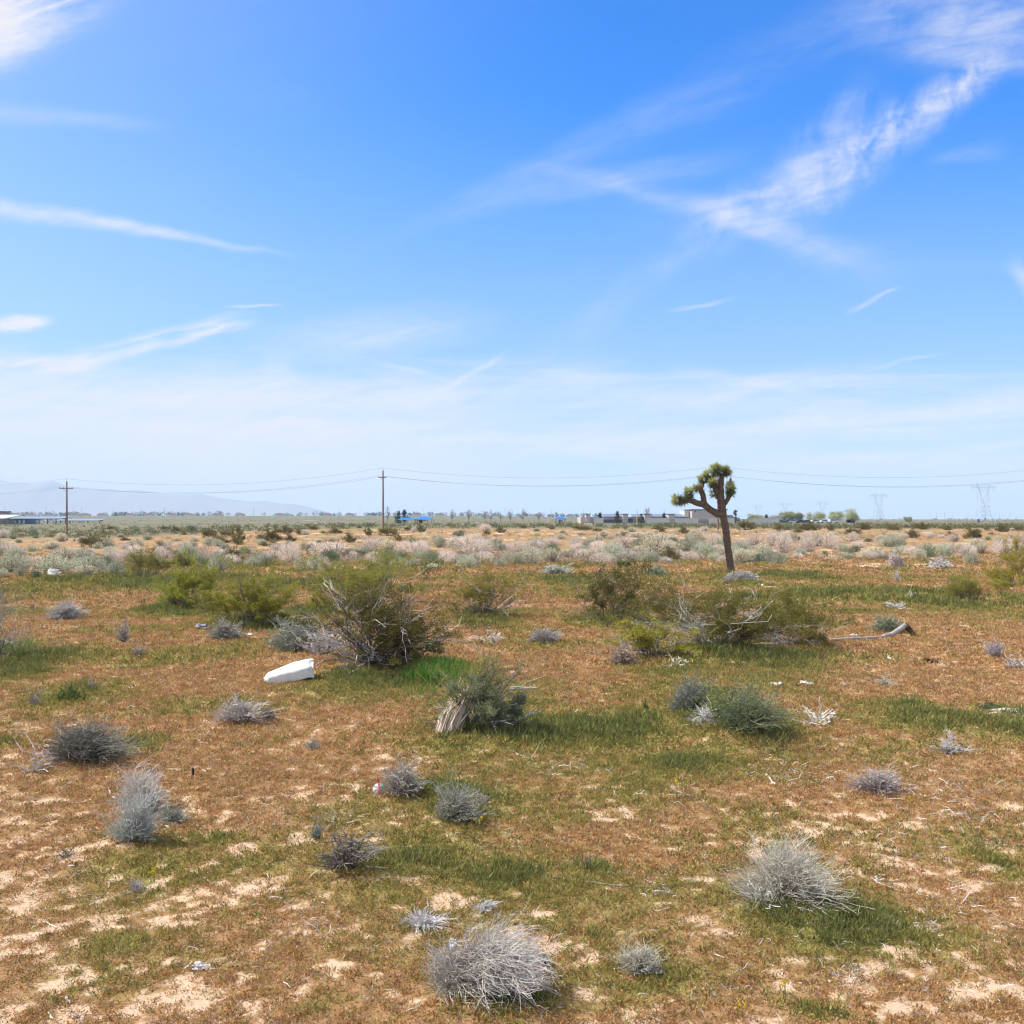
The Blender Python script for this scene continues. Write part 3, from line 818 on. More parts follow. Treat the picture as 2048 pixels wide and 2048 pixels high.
DB('yellow green leafy shrub at the middle of the green cluster', 1440, 1448, 80, 1372, 54, 240, (.22, .22, .08), (.1, .09, .06), r=.0036, leaf=(.34, .38, .06), nleaf=4200, leafsize=.032)
DB('dark green soft shrub at the right of the green cluster', 1490, 1478, 130, 1388, 55, 520, (.22, .23, .13), (.09, .08, .06), r=.0032, leaf=(.16, .22, .085), nleaf=6500, leafsize=.028, elmin=22)
DB('white ball of dead twigs stuck in the green cluster', 1418, 1468, 52, 1418, 56, 130, (.66, .62, .60), (.45, .42, .4), r=.005, name='dead_branches', cat='branches', elmin=2, m=3)
DB('low pale dead twigs in the weeds near right edge', 1900, 1505, 76, 1462, 57, 60, (.50, .47, .43), (.3, .27, .24), r=.0038, name='dead_branches', cat='branches', elmin=12, m=4)
DB('bent dead stalks in a straw patch below the log', 1770, 1372, 44, 1345, 58, 40, (.55, .48, .40), (.32, .28, .22), r=.0036, name='dead_branches', cat='branches', elmin=2, arch=.4, m=3)
DB('low white twig bunch on bare ground at centre behind big creosote', 978, 1286, 84, 1262, 59, 22, (.62, .57, .52), (.5, .45, .4), r=.005, name='dead_branches', cat='branches', elmin=4, m=3.5)
DB('bleached root like twigs in front of the sprawling shrub', 1355, 1335, 52, 1314, 60, 20, (.66, .60, .55), (.5, .45, .4), r=.0065, name='dead_branches', cat='branches', elmin=4, m=3)
DB('pale twig fan in grass left of the sprawling shrub top', 1312, 1214, 30, 1200, 61, 14, (.60, .57, .53), (.5, .45, .4), r=.007, name='dead_branches', cat='branches', elmin=6, m=3)

CB = creosote
GC = 'creosote bushes in the middle ground'
CB('round olive creosote bush, leftmost of the middle row', 366, 1222, 108, 1122, 70, 18, (0.292, 0.309, 0.047), 6500, .05, group=GC)
CB('wide olive creosote bush second from left in the middle row', 512, 1256, 160, 1134, 71, 22, (0.312, 0.309, 0.047), 7500, .05, group=GC)
CB('broad tall creosote behind the big centre creosote', 715, 1216, 220, 1110, 72, 26, (0.292, 0.289, 0.047), 8200, .052, dead=.25, group=GC, deadcol=(.46, .43, .40))
CB('biggest creosote, centre left, dark stems and grey dead branches on top', 745, 1345, 260, 1180, 73, 34, (.135, .125, .026), 7600, .046, dead=1.7, group=GC, stemcol=(.14, .105, .085), r=.014, deadcol=(.50, .47, .45))
CB('open vase shaped creosote with bare lower stems right of centre', 968, 1235, 130, 1130, 74, 22, (0.292, 0.269, 0.047), 2900, .05, dead=.5, group=GC, leaf_lo=.6, elmin=36, deadcol=(.50, .44, .42), stemcol=(.22, .16, .13))
CB('creosote with yellow green top between centre and Joshua tree', 1215, 1246, 150, 1130, 75, 22, (.15, .135, .028), 5200, .05, dead=.4, group=GC, deadcol=(.42, .37, .35), leaf_lo=.4)
CB('low sprawling creosote with many bleached white branches', 1430, 1312, 290, 1190, 76, 26, (.17, .155, .028), 6500, .05, dead=1.5, group=GC, elmin=14, r=.009, deadcol=(.58, .55, .53), lean=(0, 0))
CB('right half of the sprawling thicket, leafy with grey twigs', 1575, 1292, 190, 1192, 77, 20, (.17, .155, .028), 5200, .05, dead=1.2, group=GC, elmin=12, r=.009, deadcol=(.58, .55, .53))
CB('thin leafy creosote shoots at left of the sprawling thicket', 1300, 1318, 150, 1246, 78, 14, (0.351, 0.330, 0.047), 2400, .044, dead=1.0, group=GC, elmin=14, deadcol=(.62, .60, .58))
CB('tangle of crooked dead branches over the tan stump', 955, 1478, 190, 1335, 79, 18, (0.255, 0.259, 0.063), 1500, .034, dead=1.7, name='dead_shrub', group=GC, stemcol=(.2, .175, .16), deadcol=(.40, .37, .36), elmin=12, r=.010, leaf_lo=.1)
CB('pale grey sage mass growing inside the dead branch tangle', 985, 1478, 120, 1372, 80, 14, (.24, .26, .15), 3600, .034, name='sage_shrub', stemcol=(.25, .22, .18), leaf_lo=.05, r=.007)
CB('dead grey branch bush cut by the left edge above bright grass', -15, 1330, 160, 1180, 81, 18, (0.274, 0.259, 0.078), 700, .04, dead=1.5, name='dead_shrub', stemcol=(.20, .18, .17), deadcol=(.32, .30, .29), elmin=6, r=.010)
CB('bright yellow green creosote cut by the right edge', 2040, 1172, 96, 1082, 82, 20, (0.391, 0.339, 0.040), 7000, .055, group=GC)
CB('small creosote with dark dead base left of right edge creosote', 1945, 1206, 70, 1148, 83, 16, (0.312, 0.289, 0.047), 2300, .05, dead=.5, group=GC, deadcol=(.16, .13, .11))
CB('thin creosote shoots between the two right edge creosotes', 2000, 1182, 56, 1138, 84, 10, (0.331, 0.309, 0.047), 1300, .05, group=GC)
CB('loose straggly creosote alone at the near edge of the track', 290, 1161, 88, 1097, 85, 18, (0.274, 0.259, 0.055), 3200, .055, group=GC, leaf_lo=.45)
CB('bright leafy green creosote by the track behind leftmost middle one', 368, 1136, 44, 1104, 86, 12, (.19, .19, .04), 2600, .055, group=GC)
CB('small yellow green creosote top behind broad tall creosote', 780, 1142, 54, 1106, 87, 10, (0.331, 0.319, 0.047), 1500, .055, group=GC)


def weeds(label, px, base, w, top, seed, n, col, parent=None):
    x, y, z = shrub_loc(px, base); s = y / F; rng = np.random.default_rng(seed)
    S = Soup(); Rr = w * s / 2; Hh = (base - top) * s
    for k in range(n):
        bx, by = rng.normal(0, Rr * .4), rng.normal(0, Rr * .4); h = Hh * rng.uniform(.5, 1)
        p = np.array([[[bx, by, 0], [bx + rng.normal(0, .02), by, h * .5], [bx + rng.normal(0, .05), by, h]]])
        S.tubes(p, [[.006, .005, .003]], col)
        m = 26; t = rng.uniform(.1, 1, m)
        P = np.stack([np.full(m, bx), np.full(m, by), t * h], 1)
        D = rng.normal(size=(m, 3)); D[:, 2] = np.abs(D[:, 2]) * .6 + .3
        S.blades(P, D, rng.uniform(.05, .11, m) * (1.2 - t), .028, jit(rng, m, col, .2), rng)
    o = S.build('green_weeds', M_LEAF); o.location = (x, y, z)
    tag(o, label, 'weeds')


weeds('tall green leafy weeds growing left of the white block', 145, 1402, 70, 1366, 90, 16, (.11, .16, .045))
weeds('single upright dark green weed left of the green cluster', 1290, 1426, 12, 1394, 91, 2, (.10, .17, .06))
weeds('light green weeds at left foot of the open creosote', 930, 1240, 30, 1216, 92, 8, (.24, .26, .08))
weeds('blue green rosette weed near right edge grass', 1980, 1424, 26, 1404, 93, 6, (.16, .24, .14))


def flower(label, px, base, top, seed, k=3):
    x, y, z = shrub_loc(px, base); h = (base - top) * y / F; rng = np.random.default_rng(seed)
    t = thing('wildflower', label, 'flower', (x, y, z), 'yellow flowering stalks in the foreground')
    S = Soup(); B = Soup()
    for i in range(k):
        a, b = rng.normal(0, .02, 2); hh = h * rng.uniform(.75, 1)
        S.tubes(np.array([[[a, b, 0], [a + rng.normal(0, .008), b, hh * .5], [a + rng.normal(0, .012), b, hh]]]), [[.0028, .0024, .0018]], (.28, .30, .07))
        n = 10; P = np.tile([a, b, hh], (n, 1)) + rng.normal(0, .008, (n, 3)); P[:, 2] -= rng.uniform(0, .04, n)
        B.blades(P, rng.normal(size=(n, 3)), .016, .012, jit(rng, n, (.75, .55, .02), .1), rng)
    S.build('stem', M_LEAF, t); B.build('blossom', M_LEAF, t)


for k, a in enumerate([('yellow flower stalk right of the grey green shrub near centre', 958, 1672, 1632), ('yellow flower stalk near the right edge beside twig litter', 2001, 1640, 1602), ('yellow flower stalk in shadow right of low flat dead shrub', 1820, 1632, 1588),
                       ('yellow flower stalks below the grey green sage at left', 365, 1764, 1720), ('short yellow stalk below tiny grey tuft at left', 302, 1768, 1732), ('yellow flower at left foot of upright pale grey shrub', 222, 1580, 1548),
                       ('yellow flower stalk by green clump at the bottom right', 1566, 2012, 1958), ('yellow flower stalk in the green weeds at bottom right corner side', 1482, 2040, 2000), ('yellow flower stalk on brown ground right of centre', 1354, 1600, 1550)]):
    flower(a[0], a[1], a[2], a[3], 200 + k, 2 if k % 2 else 4)

# ------------------------------------------------------------------ things lying on the ground
def polyline(pts, S):
    pts = np.asarray(pts, float); d = np.r_[0, np.cumsum(np.linalg.norm(np.diff(pts, axis=0), axis=1))]
    t = np.linspace(0, d[-1], S)
    return np.stack([np.interp(t, d, pts[:, k]) for k in range(3)], 1)


def ground_pts(pix, lift):
    r = []
    for px, py in pix:
        x, y, z = shrub_loc(px, py); r.append([x, y, z + lift])
    return np.array(r)


def stick(label, pix, r0, r1, seed, mat=None, name='stick', lift=None, col=(.56, .53, .50), twigs=0, sides=6, cat='stick'):
    rng = np.random.default_rng(seed); p = polyline(ground_pts(pix, lift if lift is not None else r0), 14)
    p[1:-1] += rng.normal(0, r0 * .5, (12, 3)); c = p.mean(0)
    S = Soup(); S.tubes((p - c)[None], np.linspace(r0, r1, 14)[None], jit(rng, 1, col, .05), sides, cap=True)
    if twigs:
        ch = children(rng, (p - c)[None], twigs, .3, 1, .08, .2, 4, .9, .2)
        S.tubes(ch, r1 * .6 * np.linspace(1, .5, 4)[None], jit(rng, twigs, col, .1))
    o = S.build(name, mat or M_TWIG, smooth=True); o.location = c
    return tag(o, label, cat)


def white_block():
    x, y, z = shrub_loc(578, 1364); s = y / F
    t = thing('discarded_tub', 'long white tapered plastic tub lying on its side left of the big creosote', 'tub', (x, y, z), rz=math.radians(18))
    # cross sections along its length, tapering to a blunt nose on the left and tilted up to the right
    secs = [(-.60, .05, .13, .10), (-.52, .15, .20, .21), (-.30, .20, .26, .27), (.10, .24, .30, .33), (.46, .26, .33, .37), (.56, .24, .32, .36)]
    v = []; q = []
    for (u, hw, w2, hh) in secs:
        tilt = .02 + .17 * (u + .6)
        prof = [(-w2, -.06), (-w2, hh * .52), (-hw * .62, hh), (hw * .55, hh * 1.02), (w2, hh * .6), (w2, -.06)]
        v += [(u, a, b + tilt - (.03 if b < 0 else 0)) for a, b in prof]
    n = 6
    for i in range(len(secs) - 1):
        for k in range(n):
            q.append([i * n + k, i * n + (k + 1) % n, (i + 1) * n + (k + 1) % n, (i + 1) * n + k])
    tri = [[0, k, k + 1] for k in range(1, n - 1)] + [[30, 30 + k + 1, 30 + k] for k in range(1, n - 1)]
    vv = np.array(v) * np.array([46 * s / .58, .9, .80])
    vv[:, 2] += .012 * np.sin(vv[:, 0] * 9 + vv[:, 1] * 7)
    me = mesh_np('shell', vv, [np.array(q), np.array(tri)], [M_WHITE]); me.materials.clear(); me.materials.append(M_WHITE)
    me.polygons.foreach_set('material_index', np.zeros(len(me.polygons), np.int32))
    o = link('shell', me, t)
    b = o.modifiers.new('bevel', 'BEVEL'); b.width = .028; b.segments = 3; b.limit_method = 'ANGLE'; b.angle_limit = math.radians(22)


white_block()


def balloon():
    x, y, z = shrub_loc(758, 1596); s = y / F
    t = thing('foil_balloon', 'limp round whitish foil balloon with red ribbon lying in brown carpet', 'balloon', (x, y, z))
    R = 12.5 * s; n = 26
    v = [(0, -.045, 0)]; 
    for r, d in ((.45, -.04), (.8, -.028), (.96, -.012), (1.0, .0)):
        for k in range(n):
            a = TAU * k / n; w = 1 + (.045 * math.sin(a * 9 + r) if r > .7 else 0)
            v.append((R * r * w * math.cos(a), d + .006 * math.sin(a * 7), R * r * w * math.sin(a)))
    q = [[1 + i * n + k, 1 + i * n + (k + 1) % n, 1 + (i + 1) * n + (k + 1) % n, 1 + (i + 1) * n + k] for i in range(3) for k in range(n)]
    tr = [[0, 1 + (k + 1) % n, 1 + k] for k in range(n)]
    v = np.array(v); o0 = len(v); back = v.copy(); back[:, 1] = -back[:, 1] * .8 + .003
    q2 = [[a + o0 for a in f[::-1]] for f in q]; tr2 = [[a + o0 for a in f[::-1]] for f in tr]
    me = mesh_np('envelope', np.concatenate([v, back]), [np.array(q + q2), np.array(tr + tr2)], [M_FOIL], smooth=True)
    me.polygons.foreach_set('material_index', np.zeros(len(me.polygons), np.int32))
    o = link('envelope', me, t); o.location = (0, 0, R * .98); o.rotation_euler = (math.radians(-24), 0, 0)
    S = Soup()
    p = polyline([(-.012, -.03, R * 2.9), (-.004, -.02, R * 2.3), (.004, -.045, R * 1.6), (.012, -.10, R * .9), (.03, -.09, .02)], 16)
    S.tubes(p[None], np.full((1, 16), .009), (.5, .5, .5), 5)
    S.build('ribbon', M_RED, t)


balloon()

x, y, z = shrub_loc(1660, 1290)
log = thing('fallen_log', 'long fallen grey log with a raised broken end reaching from the sprawling creosote', 'log', (0, 0, 0))
lp = ground_pts([(1490, 1297), (1545, 1294), (1608, 1288), (1660, 1284), (1720, 1281), (1762, 1279), (1782, 1274)], .06)
lp = polyline(np.vstack([lp, P3(1796, 1262, lp[-1][1]), P3(1811, 1250, lp[-1][1] + .1)]), 26)
c0 = lp[12].copy(); log.location = c0
S = Soup(); rg = np.random.default_rng(3)
S.tubes((lp - c0)[None], (np.array([.06, .07, .09, .075, .085, .12, .13, .10, .07, .065, .06, .065, .06, .065, .07, .065, .075, .07, .08, .085, .10, .12, .13, .125, .12, .11]) * rg.uniform(.82, 1.18, 26))[None] * .62, (.5, .5, .5), 9, True)
S.build('trunk', M_LOG, log, True)
bp = polyline(np.array([lp[-1] + [.0, .0, -.03], P3(1822, 1262, lp[-1][1] + .15), P3(1833, 1279, lp[-1][1] - .1)]), 8) - c0
S = Soup(); S.tubes(bp[None], np.array([[.10, .10, .09, .085, .075, .07, .06, .05]]), (.5, .5, .5), 8, True); S.build('broken_limb', M_ROT, log, True)


def debris(label, px, py, size, seed, mat, name='debris', cat='debris', rough=.6, rz=0, sink=.3):
    x, y, z = shrub_loc(px, py)
    o = lump(name, mat, (x, y, z + size[2] * (.5 - sink)), size, seed, rough=rough)
    o.rotation_euler = (0, 0, rz)
    return tag(o, label, cat)


debris('dark rotten wood lump on the fallen log', 1634, 1284, (.62, .30, .26), 5, M_ROT, 'wood_lump', 'wood', rz=.1)
debris('white stone like lump behind the fallen log', 1710, 1278, (.24, .2, .2), 6, M_BONE, 'pale_stone', 'stone')
stick('dark half buried plank with pale end below the fallen log', [(1668, 1296), (1690, 1306), (1709, 1313)], .055, .035, 5, M_ROT, lift=.05, name='rotten_plank', cat='plank')
stick('short white stick just right of the half buried plank', [(1722, 1316), (1736, 1317)], .025, .016, 6, M_BONE)
debris('dark animal dropping sized debris clump right of the white paper', 1860, 1326, (.30, .2, .13), 7, M_DARKDEB, 'debris_clump')
debris('small dark debris clump right of the log end', 1897, 1288, (.26, .16, .10), 8, M_DARKDEB, 'debris_clump', rz=.5)
stick('thin pale stick lying below the small dark debris clump', [(1895, 1297), (1912, 1294), (1930, 1295)], .016, .010, 7)
stick('curled white scrap lying in brown carpet below the log', [(1775, 1313), (1778, 1320), (1784, 1324), (1791, 1325)], .035, .022, 8, M_BONE, name='paper_scrap', cat='litter')
debris('tiny white scrap left of the curled white scrap', 1769, 1314, (.09, .08, .07), 9, M_BONE, 'paper_scrap', 'litter')
stick('bleached skull like wood chunk left of the small pale rock', [(1543, 1372), (1552, 1374), (1563, 1374)], .045, .035, 10, M_BONE, name='wood_chunk', cat='wood')
debris('dark underside lump of the bleached wood chunk', 1558, 1378, (.20, .14, .10), 11, M_ROT, 'wood_chunk', 'wood')
debris('small round pale rock right of the bleached wood chunk', 1688, 1372, (.14, .12, .12), 12, M_BONE, 'rock', 'rock')
debris('pale sandy rock between bleached chunk and small round rock', 1610, 1370, (.26, .2, .13), 13, M_BONE, 'rock', 'rock')
stick('thin bent straw stick on brown ground left of white branch fan', [(1534, 1396), (1552, 1398), (1572, 1395)], .011, .007, 9, col=(.62, .54, .40))
stick('long thin grey pole lying on the ground right of centre foreground', [(1102, 1757), (1160, 1765), (1230, 1773), (1290, 1776)], .011, .008, 11, col=(.30, .29, .29), name='fallen_pole', cat='pole')
stick('white twiggy end piece lying at the right tip of the grey pole', [(1290, 1782), (1318, 1786), (1340, 1791)], .006, .004, 12, twigs=26, col=(.58, .57, .57), name='dead_branch', cat='branch')
stick('upper pale forked stick right of the white dome shrub', [(1770, 1753), (1748, 1756), (1760, 1764), (1802, 1764)], .013, .006, 13, col=(.55, .50, .42), name='dead_branch', cat='branch')
stick('lower pale forked stick right of the white dome shrub', [(1742, 1758), (1756, 1768), (1780, 1778), (1812, 1787)], .012, .006, 14, col=(.58, .53, .45), name='dead_branch', cat='branch')
stick('bent white stick right of the two forked sticks', [(1834, 1784), (1838, 1792), (1850, 1794), (1878, 1797)], .008, .004, 15, col=(.66, .65, .63))
stick('thick curved white stick in upper right foreground', [(1532, 1552), (1541, 1560), (1549, 1572)], .016, .012, 16, col=(.70, .66, .58))
stick('long thin dark wire like twig curving right of the curved stick', [(1586, 1578), (1604, 1570), (1612, 1558), (1616, 1540)], .007, .005, 17, col=(.42, .36, .30))
stick('thin bent white stick at right beside the twig litter', [(1836, 1590), (1860, 1600), (1885, 1601), (1935, 1600)], .008, .005, 18, col=(.60, .58, .55))
stick('curved bone white stick left of the upright pale grey shrub', [(217, 1578), (220, 1588), (230, 1600)], .012, .008, 19, col=(.78, .72, .58))
stick('long tan root lying left of the curved bone white stick', [(130, 1608), (165, 1606), (190, 1598), (218, 1590)], .008, .005, 20, col=(.62, .48, .34))
stick('curled white root at foot of the grey green sage shrub', [(222, 1668), (206, 1674), (216, 1680), (207, 1686)], .009, .006, 21, col=(.66, .62, .55))
stick('white bent twig right of the sage shrub foot', [(320, 1655), (332, 1656), (345, 1664)], .009, .006, 22, col=(.68, .65, .62))
stick('white arched twig on the green patch at left', [(398, 1772), (400, 1758), (412, 1757), (420, 1766)], .006, .005, 23, col=(.7, .66, .6))
stick('small white curled twig on bare sand at lower left', [(132, 1996), (134, 2003), (141, 2008)], .009, .006, 24, col=(.74, .68, .58))
stick('white twig at the bottom left on bare sand', [(97, 2028), (102, 2036), (107, 2042)], .008, .006, 25, col=(.66, .62, .58))
stick('white twig lying on sand patch at left', [(86, 1846), (100, 1851), (112, 1858)], .008, .005, 26, col=(.66, .60, .54))
stick('white straight stick right of the dark bare shrub', [(803, 1697), (825, 1695), (844, 1693)], .008, .006, 27, col=(.66, .56, .46))
stick('thin stick lying at the foot of the dark bare shrub', [(725, 1755), (750, 1752), (775, 1750)], .009, .006, 28, col=(.66, .58, .48), twigs=6)
stick('long bare stick trailing left of the small pale twiggy shrub', [(442, 1438), (436, 1455), (412, 1472), (392, 1486), (420, 1491)], .014, .007, 29, col=(.56, .49, .42))
stick('pale branch with a feathery end below the dead tangle', [(1015, 1504), (1040, 1516), (1075, 1526), (1150, 1536)], .010, .006, 30, col=(.62, .57, .48), twigs=10)
stick('thick bare limb sticking out right from the dead tangle', [(1020, 1414), (1050, 1412), (1075, 1413)], .022, .014, 31, col=(.48, .45, .43), lift=.35, name='dead_branch', cat='branch')
stick('crooked white limb leaning at the front of the dead tangle', [(978, 1452), (984, 1470), (990, 1488), (1002, 1496)], .020, .012, 32, col=(.60, .58, .57), name='dead_branch', cat='branch', twigs=4)
stick('forked white limb at the front right of the dead tangle', [(1004, 1448), (1022, 1460), (1032, 1475), (1040, 1490)], .018, .012, 33, col=(.60, .58, .57), name='dead_branch', cat='branch', twigs=8)
stick('bleached limb lying under the biggest creosote', [(740, 1325), (775, 1314), (810, 1312)], .03, .018, 34, col=(.62, .59, .57), lift=.2, name='dead_branch', cat='branch', twigs=6)
stick('thin pale branch on the ground right of the white block', [(632, 1346), (645, 1338), (665, 1336), (690, 1340)], .018, .010, 35, col=(.42, .38, .35), lift=.06, name='dead_branch', cat='branch', twigs=5)
stick('tan driftwood lying in grass right of the Joshua tree foot', [(1518, 1172), (1530, 1177), (1560, 1178)], .07, .03, 36, M_BONE, name='driftwood', cat='wood')
debris('dark stump with white patch at the Joshua tree foot', 1455, 1171, (.5, .4, .28), 14, M_ROT, 'stump', 'stump')
debris('small dark stump in grass right of the tan driftwood', 1556, 1147, (.4, .3, .35), 15, M_ROT, 'stump', 'stump')
debris('crumpled blue and white cloth on the ground at left', 408, 1258, (.62, .34, .18), 16, M_TRASHB, 'crumpled_cloth', 'cloth', .9)
debris('small white litter piece right of the grey brown dome shrub', 498, 1272, (.22, .12, .10), 17, M_WHITE, 'paper_scrap', 'litter', rz=-.6)
debris('white plastic bag on the ground by the track at left', 107, 1153, (.75, .5, .6), 18, M_WHITE, 'plastic_bag', 'bag', .5)
debris('white foil scrap caught in the swept grey shrub', 905, 1962, (.06, .05, .11), 19, M_WHITE, 'foil_scrap', 'litter', sink=-1.6)
debris('dark weathered wood piece right of the swept grey shrub', 1088, 1936, (.07, .10, .10), 20, M_DARKDEB, 'wood_piece', 'wood', rz=.5, sink=.1)
stick('thin straw stick rising from the dark wood piece', [(1078, 1905), (1094, 1895), (1102, 1880), (1114, 1850)], .005, .003, 37, col=(.62, .42, .28))
stick('thin tan stick on sand behind the swept grey shrub', [(1000, 1890), (1030, 1884), (1060, 1880)], .006, .004, 38, col=(.62, .5, .38))
debris('short dark wooden peg on brown ground left of centre', 386, 1553, (.035, .035, .14), 21, M_DARKDEB, 'wooden_peg', 'peg', .2, sink=.1)
debris('translucent looking grey plastic scrap on sand at lower left', 400, 1936, (.16, .1, .05), 22, M_FOIL, 'plastic_scrap', 'litter')
debris('white pebble at the lower left bottom edge', 150, 2035, (.045, .04, .035), 23, M_BONE, 'pebble', 'rock')
debris('pale flat rock by the grass at the far right edge', 2020, 1432, (.8, .4, .18), 24, M_BONE, 'rock', 'rock')


def stump():
    x, y, z = shrub_loc(905, 1480); s = y / F
    t = thing('tan_stump', 'leaning tan fibrous stump left of the dead branch tangle', 'stump', (x, y, z))
    p = polyline(np.array([(-12 * s, -.1, -.05), (0, 0, 30 * s), (24 * s, .2, 66 * s)]), 9)
    rg = np.random.default_rng(6); rad = np.array([20, 22, 21, 21, 20, 19, 17, 16, 13]) * s
    S = Soup(); S.tubes(p[None], rad[None] * .8, (.34, .28, .21), 12, True)
    n = 260; a = rg.uniform(0, TAU, n); tt = np.linspace(0, 1, 7)
    q = np.stack([np.interp(tt, np.linspace(0, 1, 9), p[:, k]) for k in range(3)], 1); rr = np.interp(tt, np.linspace(0, 1, 9), rad)
    off = np.stack([np.cos(a), np.sin(a), np.zeros(n)], 1)[:, None, :] * (rr[None, :, None] * rg.uniform(.72, 1.06, n)[:, None, None])
    st = q[None] + off + wig(rg, n, 7, np.full(n, .05)); st[:, -1, 2] += rg.uniform(-.05, .16, n); st[:, 0, 2] -= .03
    S.tubes(st, .011 * rg.uniform(.6, 1.5, n)[:, None] * np.linspace(1.1, .6, 7)[None], jit(rg, n, (.56, .47, .36), .3), 4)
    S.build('trunk', M_TWIG, t)


stump()


# ------------------------------------------------------------------ Joshua tree
def joshua():
    x, y, z = shrub_loc(1462, 1147); rng = np.random.default_rng(5)
    t = thing('joshua_tree', 'lone leaning Joshua tree with spiky leaf heads', 'tree', (x, y, z))
    K = 1 / 6.9

    def W(zx, zy, dy=0.0):
        p = P3(1300 + zx * K, 900 + zy * K, y); p[1] += dy; return p - np.array([x, y, z])

    def limb(name, pts, seed, parent=t):
        P = np.array([W(a, b, d) for a, b, w, d in pts]); R = np.array([w for a, b, w, d in pts]) * K / F * y / 2
        n = max(10, len(pts) * 7)
        d = np.r_[0, np.cumsum(np.linalg.norm(np.diff(P, axis=0), axis=1))]; tt = np.linspace(0, d[-1], n)
        pp = np.stack([np.interp(tt, d, P[:, k]) for k in range(3)], 1); rr = np.interp(tt, d, R)
        for _ in range(3):
            pp[1:-1] = (pp[:-2] + 2 * pp[1:-1] + pp[2:]) / 4; rr[1:-1] = (rr[:-2] + 2 * rr[1:-1] + rr[2:]) / 4
        rr = rr * np.random.default_rng(seed).uniform(.93, 1.08, n)
        S = Soup(); S.tubes(pp[None], rr[None], (.5, .5, .5), 14, True)
        # shaggy bark scales
        k = int(90 * d[-1] / .8); idx = rng.integers(0, n - 1, k); a = rng.uniform(0, TAU, k)
        tan = unit(np.gradient(pp, axis=0))[idx]; e1 = unit(np.cross(tan, np.array([0, 1., 0]) + 0 * tan)); e2 = np.cross(tan, e1)
        nn = e1 * np.cos(a)[:, None] + e2 * np.sin(a)[:, None]
        S.blades(pp[idx] + nn * rr[idx][:, None] * .92, -tan + nn * .45, rng.uniform(.06, .14, k), .05, np.full((k, 3), .5), rng, .1)
        return S.build(name, M_BARK, parent, False)

    limb('trunk', [(1122, 1712, 106, 0), (1105, 1560, 96, 0), (1075, 1350, 90, 0), (1045, 1080, 92, 0), (1010, 920, 94, 0), (992, 760, 96, 0), (970, 640, 104, 0), (975, 500, 84, .05), (990, 400, 66, .05), (992, 330, 50, .05)], 1)
    limb('branch', [(1005, 770, 60, 0), (1045, 715, 64, -.1), (1080, 655, 56, -.15), (1100, 590, 46, -.15), (1102, 520, 36, -.15)], 2)
    lb = limb('branch', [(1000, 890, 92, 0), (930, 880, 96, .05), (870, 845, 90, .1), (800, 790, 84, .15), (740, 750, 84, .15), (660, 735, 80, .2), (590, 705, 70, .2), (530, 692, 66, .2), (450, 692, 56, .2), (400, 698, 40, .2)], 3)
    limb('branch', [(765, 760, 70, .15), (750, 700, 70, .15), (735, 620, 70, .1), (705, 550, 64, .1), (690, 510, 46, .1)], 4)
    limb('branch', [(945, 660, 76, 0), (915, 580, 70, -.15), (880, 520, 60, -.25), (855, 480, 46, -.28)], 5)
    limb('branch', [(950, 560, 70, .1), (900, 470, 62, .2), (850, 390, 50, .25), (835, 350, 40, .25)], 6)
    limb('branch', [(700, 545, 50, .1), (725, 480, 46, .1), (742, 430, 36, .1)], 7)
    limb('branch', [(545, 692, 54, .2), (545, 640, 50, .2), (542, 600, 40, .2)], 8)
    s = K / F * y

    def head(cx, cy, rx, rz, d, n=330, ax=(0, 0, 1), dry=.0):
        n = int(n * .95)
        c = W(cx, cy, d); ax = unit(np.array(ax, float)); S = Soup()
        rx *= s; rz *= s
        core = rz * .45
        tt = rng.uniform(-1, 1, n)
        az = rng.uniform(0, TAU, n)
        u = unit(np.cross(ax, np.array([.3, 1, .2]))); v = np.cross(ax, u)
        out = u * np.cos(az)[:, None] + v * np.sin(az)[:, None]
        p0 = c + ax * (tt * core)[:, None] + out * (max(rx - .29, .06) * np.sqrt(np.clip(1 - tt * tt * .8, 0, 1)))[:, None]
        D = out + ax * (tt * 1.1 + .25)[:, None] + rng.normal(0, .16, (n, 3))
        L = .31 * rng.uniform(.7, 1.3, n)
        lit_tip = (sst(tt, -.6, .9) * rng.uniform(.45, 1, n))[:, None]  # light put into leaf colour: sunlit tips pale, lower and inner leaves shaded dark
        col = jit(rng, n, (.13, .16, .055), .25) * (1 - lit_tip) + jit(rng, n, (.66, .68, .27), .2) * lit_tip
        k = rng.random(n) < dry
        col[k] = jit(rng, int(k.sum()), (.30, .22, .12), .2)
        S.blades(p0, D, L * 1.08, .044, col, rng, .03, .22)
        S.build('leaf_rosette', M_LEAF, t)

    head(1000, 290, 112, 90, .05, 520, (0, 0, 1)); head(915, 250, 84, 80, .1, 330, (-.5, 0, 1)); head(1050, 305, 80, 60, -.15, 240, (.7, -.2, .6))
    head(840, 335, 100, 90, .2, 420, (-.5, -.2, 1)); head(745, 400, 88, 84, .1, 380, (-.5, -.1, 1)); head(855, 460, 84, 86, -.28, 400, (-.35, -.5, 1))
    head(870, 600, 52, 40, -.1, 90, (-1, -.3, .2)); head(640, 525, 56, 50, .1, 150, (-1, 0, .4), .3); head(690, 520, 50, 40, .0, 120, (0, 0, 1), .8)
    head(545, 595, 82, 100, .2, 380, (-.05, 0, 1)); head(385, 692, 92, 100, .2, 460, (-1, -.1, .15)); head(480, 700, 66, 70, .2, 180, (-1, 0, -.6), .3)
    head(1103, 545, 86, 150, -.15, 480, (.02, 0, 1))
